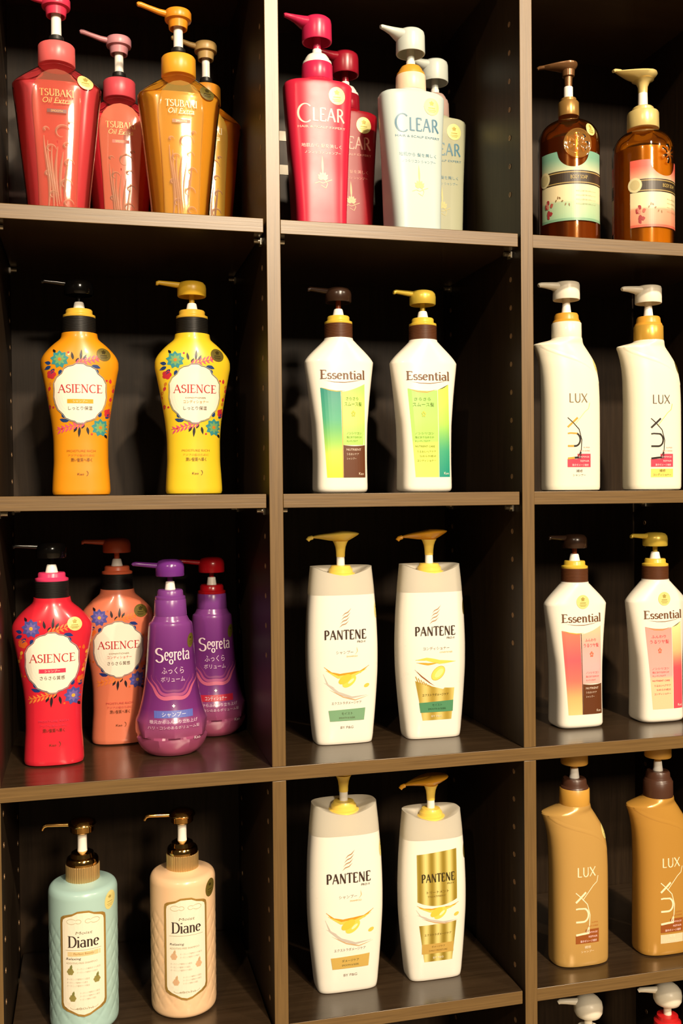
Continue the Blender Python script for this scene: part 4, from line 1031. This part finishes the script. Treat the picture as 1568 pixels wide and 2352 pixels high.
GRN = dict(strip=[(0, (40, 142, 128)), (.35, (70, 170, 130)), (.6, (150, 208, 96)), (.8, (232, 238, 84)), (1, (246, 226, 60))], panel=[(0, (176, 232, 112)), (.4, (214, 240, 116)), (.7, (186, 232, 116)), (1, (176, 226, 104))],
           panel2=[(0, (166, 226, 108)), (.6, (178, 230, 100)), (.64, (226, 240, 104)), (1, (240, 240, 110))], strip2=[(0, (206, 234, 92)), (.4, (176, 222, 96)), (.7, (70, 172, 130)), (1, (36, 150, 132))],
           line=(214, 176, 70), t1='さらさら', t2='スムース髪', ink=(112, 138, 40), ink2=(190, 196, 60))
PNK = dict(strip=[(0, (238, 130, 100)), (.35, (238, 96, 104)), (.6, (240, 120, 104)), (.8, (248, 184, 118)), (1, (250, 208, 136))], panel=[(0, (248, 200, 160)), (.3, (246, 176, 168)), (.7, (248, 180, 180)), (1, (246, 176, 168))],
           panel2=[(0, (244, 160, 150)), (.6, (248, 176, 168)), (.64, (248, 206, 160)), (1, (248, 206, 160))], strip2=[(0, (250, 230, 160)), (.3, (246, 190, 130)), (.5, (234, 84, 96)), (1, (232, 80, 96))],
           line=(80, 46, 30), t1='ふんわり', t2='うるツヤ髪', ink=(214, 84, 90), ink2=(230, 120, 90), st=True)
G2 = 'white waisted pump bottles with a coloured label and brown cap'
essential((0.097, 0.082, zB), 0, .98, (GRN, 'a'), 'white bottle with green and brown label and dark brown pump head', G2, 'b')
essential((0.1971, 0.077, zB), 0, .98, (GRN, 'b'), 'white bottle with wide green label and teal strip, gold pump head', G2, 'g')
essential((0.3935, 0.085, zC), 0, .98, (PNK, 'a'), 'white bottle with pink and brown label and dark brown pump head', G2, 'b')
essential((0.5043, 0.085, zC), 0, .98, (PNK, 'b'), 'white bottle with wide pink label and red strip, gold pump head', G2, 'g')
IV = mat('ivory_plastic', (246, 238, 218), .35); OG = mat('ochre_plastic', (222, 160, 56), .34); OGm = mat('golden_cap', (222, 172, 70), .3, .3)
LW = mat('cream_white_plastic', (250, 242, 218), .34, coat=.15); W_M = mat('milk_white_plastic', (250, 246, 236), .3)
G3 = 'pump bottles with a slanted wing shoulder'
wt = ((130, 112, 84), (44, 36, 34), (214, 160, 60), (240, 224, 150), (230, 150, 150), (70, 60, 56))
sized(lux((0.3806, 0.07, zB), 0, .97, LW, 'cream white wing-shouldered bottle with a white cap', G3, LW, OG, W_M, IV, IV, wt, (222, 70, 92), None), 1, 1, 1.02)
wt2 = ((110, 96, 84), (44, 36, 34), (44, 36, 34), (236, 208, 110), (230, 150, 150), (90, 76, 30))
sized(lux((0.4909, 0.07, zB), 0, .97, LW, 'cream white wing-shouldered bottle with a golden cap', G3, OGm, OG, W_M, IV, IV, wt2, (222, 70, 92), (240, 218, 110), bright=False), 1, 1, 1.02)
LG = mat('satin_gold_plastic', (204, 160, 88), .3, .15, coat=.2); LG2 = mat('deep_gold_plastic', (198, 146, 64), .3, .15, coat=.2)
HD = mat('honey_plastic', (206, 154, 66), .34); BR = mat('cocoa_plastic', (78, 48, 34), .35)
gt = ((250, 236, 200),) * 4 + ((200, 130, 60), (252, 240, 210))
sized(lux((0.3802, 0.055, zD), 0, .97, LG, 'golden wing-shouldered bottle with a golden cap', G3, HD, BR, W_M, HD, HD, gt, (156, 84, 32), None, gold=True), 1, 1, 1.055)
sized(lux((0.4925, 0.055, zD), 0, .97, LG2, 'golden wing-shouldered bottle with a cocoa brown cap', G3, BR, BR, W_M, HD, HD, gt, (156, 84, 32), (236, 214, 178), gold=True), 1, 1, 1.055)
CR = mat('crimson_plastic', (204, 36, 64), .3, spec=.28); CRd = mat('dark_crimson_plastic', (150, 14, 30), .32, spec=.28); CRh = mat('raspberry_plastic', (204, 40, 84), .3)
CRc = mat('maroon_plastic', (150, 20, 40), .3)
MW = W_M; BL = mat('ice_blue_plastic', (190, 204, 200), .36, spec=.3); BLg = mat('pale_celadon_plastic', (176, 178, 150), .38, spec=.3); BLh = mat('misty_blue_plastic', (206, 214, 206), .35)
PC = mat('peach_cream_plastic', (252, 222, 190), .35)
G4 = 'tapered pump bottles with a big round head'
ci = ((252, 206, 190), (255, 214, 200), (252, 226, 160))
bi = ((70, 120, 146), (96, 146, 166), (232, 214, 130))
sized(clear((0.0734, 0.075, zA), -.02, 1, (CR, CRh, MW, CRh, CRh, *ci, 1), 'bright crimson tapered bottle in front of its darker twin', G4), 1.017, 1, .962)
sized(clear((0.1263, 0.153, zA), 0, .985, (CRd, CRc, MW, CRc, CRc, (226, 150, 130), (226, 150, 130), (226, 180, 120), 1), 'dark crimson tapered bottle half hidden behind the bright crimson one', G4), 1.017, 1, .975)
sized(clear((0.1859, 0.080, zA), .05, 1, (BL, PC, OG, BLh, BLh, *bi, 1), 'ice blue tapered bottle with a peach cap and ochre collar', G4), 1.015, 1, .962)
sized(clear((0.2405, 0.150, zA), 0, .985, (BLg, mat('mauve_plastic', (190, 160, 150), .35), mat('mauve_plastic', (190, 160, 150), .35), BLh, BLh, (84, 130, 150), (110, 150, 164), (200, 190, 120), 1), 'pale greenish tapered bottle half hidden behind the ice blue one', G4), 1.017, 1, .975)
G5 = 'purple round-bellied pump bottles'
VI = mat('violet_plastic', (128, 64, 144), .28)
segreta((-0.0962, 0.096, zC), 0, 1, 'purple round-bellied bottle with a purple pump head and blue label bar', G5, VI, mat('bright_violet_plastic', (112, 48, 136), .22), (92, 104, 190), 'シャンプー')
RD = mat('deep_red_plastic', (176, 16, 28), .24)
segreta((-0.0408, 0.172, zC), 0, .985, 'purple round-bellied bottle with a red pump head and red label bar', G5, RD, RD, (186, 30, 60), 'コンディショナー')
G6 = 'tall white pump bottles with a frosted shoulder and yellow paddle pump'
pantene((0.099, 0.090, zC), 0, 1, 'green_a', 'tall white bottle with small green label bar and flat yellow pump', G6)
pantene((0.206, 0.087, zC), 0, 1, 'green_b', 'tall white bottle with green band across a gold label block', G6, .05)
pantene((0.0948, 0.070, zD), 0, 1.04, 'gold_a', 'tall white bottle with small gold label bar, paddle touching the shelf edge above', G6)
pantene((0.1996, 0.069, zD), 0, .955, 'gold_b', 'tall white bottle with large gold foil label and amber paddle pump', G6, .09)
G7 = 'cylindrical quilted pump bottles with gold-rimmed labels'
sized(diane((-0.1947, 0.067, zD), 0, 1, mat('mint_blue_plastic', (176, 210, 204), .3, coat=.2), 'pale mint blue cylinder bottle with gold-rimmed label', G7, 'a', True), 1, 1, 1.05)
sized(diane((-0.0883, 0.073, zD), 0, 1, mat('peach_plastic', (248, 206, 162), .3, coat=.2), 'pale peach cylinder bottle with gold-rimmed label', G7, 'b', False), .99, .99, 1.045)
G8 = 'clear shouldered bottles with swirl relief'
shell_p = clear_mat('clear_pink_shell', (255, 240, 240), .03, .05, (220, 110, 110)); liq_p = clear_mat('pink_liquid', (255, 180, 172), .8, .2, (250, 96, 104))
pan_p = clear_mat('pink_relief', (255, 236, 226), .3, .06, (250, 156, 130)); liq_c = clear_mat('coral_liquid', (250, 90, 90), .94, .2, (252, 60, 80)); pan_c = clear_mat('coral_relief', (255, 214, 180), .9, .1, (255, 150, 120))
shell_o = clear_mat('clear_orange_shell', (255, 246, 226), .03, .05, (230, 180, 100)); liq_o = clear_mat('orange_liquid', (255, 216, 130), .85, .2, (255, 196, 64))
pan_o = clear_mat('orange_relief', (255, 246, 216), .3, .06, (255, 220, 120)); liq_d = clear_mat('deep_orange_liquid', (250, 160, 40), .94, .2, (255, 164, 26)); pan_d = clear_mat('deep_orange_relief', (255, 224, 140), .9, .08, (255, 212, 90))
CP = mat('coral_pink_plastic', (232, 104, 104), .35); CP2 = mat('rose_plastic', (214, 76, 88), .38); PKH = mat('raspberry_head_plastic', (222, 56, 88), .32); PKL = mat('dusty_pink_plastic', (206, 140, 148), .36)
OC = mat('marigold_plastic', (240, 168, 46), .35); OH = mat('apricot_plastic', (236, 150, 36), .32); OC2 = mat('toffee_plastic', (206, 134, 36), .38); OH2 = mat('khaki_gold_plastic', (186, 152, 92), .38)
gi = (226, 160, 84)
tsubaki((-0.2098, 0.088, zA), 0, 1, shell_p, liq_p, pan_p, CP, PKH, gi, (110, 40, 24), 'clear pink bottle with coral cap, its pump head cut off at the picture top', G8, 'b')
sized(tsubaki((-0.142, 0.160, zA), 0, 1, shell_p, liq_c, pan_c, CP2, PKL, (246, 196, 120), (226, 100, 80), 'coral pink bottle with rose cap and dusty pink pump, standing behind', G8, None), .95, .95, .985)
sized(tsubaki((-0.0804, 0.088, zA), 0, 1, shell_o, liq_o, pan_o, OC, OH, (252, 234, 190), (150, 90, 20), 'clear orange bottle with marigold cap, in front', G8, 'd'), .975, 1, 1)
sized(tsubaki((-0.0418, 0.160, zA), 0, 1, shell_o, liq_d, pan_d, OC2, OH2, (255, 232, 170), (226, 140, 40), 'deep orange bottle with toffee cap and khaki pump, half hidden', G8, None), .885, .92, 1.0)
G9 = 'amber cylindrical bottles with printed bands'
am1 = (clear_mat('amber_shell', (240, 204, 150), .04, .05, (160, 96, 40)), clear_mat('amber_liquid', (226, 160, 70), .5, .2, (196, 120, 40)))
am2 = (clear_mat('amber_shell', (240, 204, 150), .04, .05, (160, 96, 40)), clear_mat('honey_liquid', (255, 216, 110), .85, .2, (255, 206, 60)))
sized(wash((0.3989, 0.105, zA), math.radians(-18), 1, am1, (126, 176, 150), (160, 200, 160), mat('antique_gold', (176, 134, 72), .3, .45), mat('bronze_plastic', (126, 88, 54), .26, .4), 'amber cylinder bottle with mint and cream bands and bronze pump', G9, 0, True), 1.045, 1.045, 1.035)
sized(wash((0.5048, 0.11, zA), math.radians(12), 1, am2, (232, 100, 84), (236, 140, 110), mat('butter_cream_plastic', (226, 202, 130), .3, .15), mat('butter_cream_plastic', (226, 202, 130), .3, .15), 'amber cylinder bottle with coral and cream bands and cream pump', G9, 1, False), 1.06, 1.06, 1.02)
G10 = 'bottles with round ivory pump heads at the bottom of the picture'
sized(bulb((0.4063, 0.080, zE), 0, .9, LW, IV, 'white bottle with domed ivory pump head and ivory cap on the lowest shelf', G10), 1.07, 1.07, 1)
sized(bulb((0.5164, 0.080, zE), 0, .9, mat('scarlet_plastic', (206, 34, 36), .3), mat('scarlet_plastic', (206, 34, 36), .3), 'red-capped bottle with domed ivory pump head on the lowest shelf', G10), 1.07, 1.07, 1)
for o in list(bpy.data.objects):
    if o.name.startswith('unused'): bpy.data.objects.remove(o)
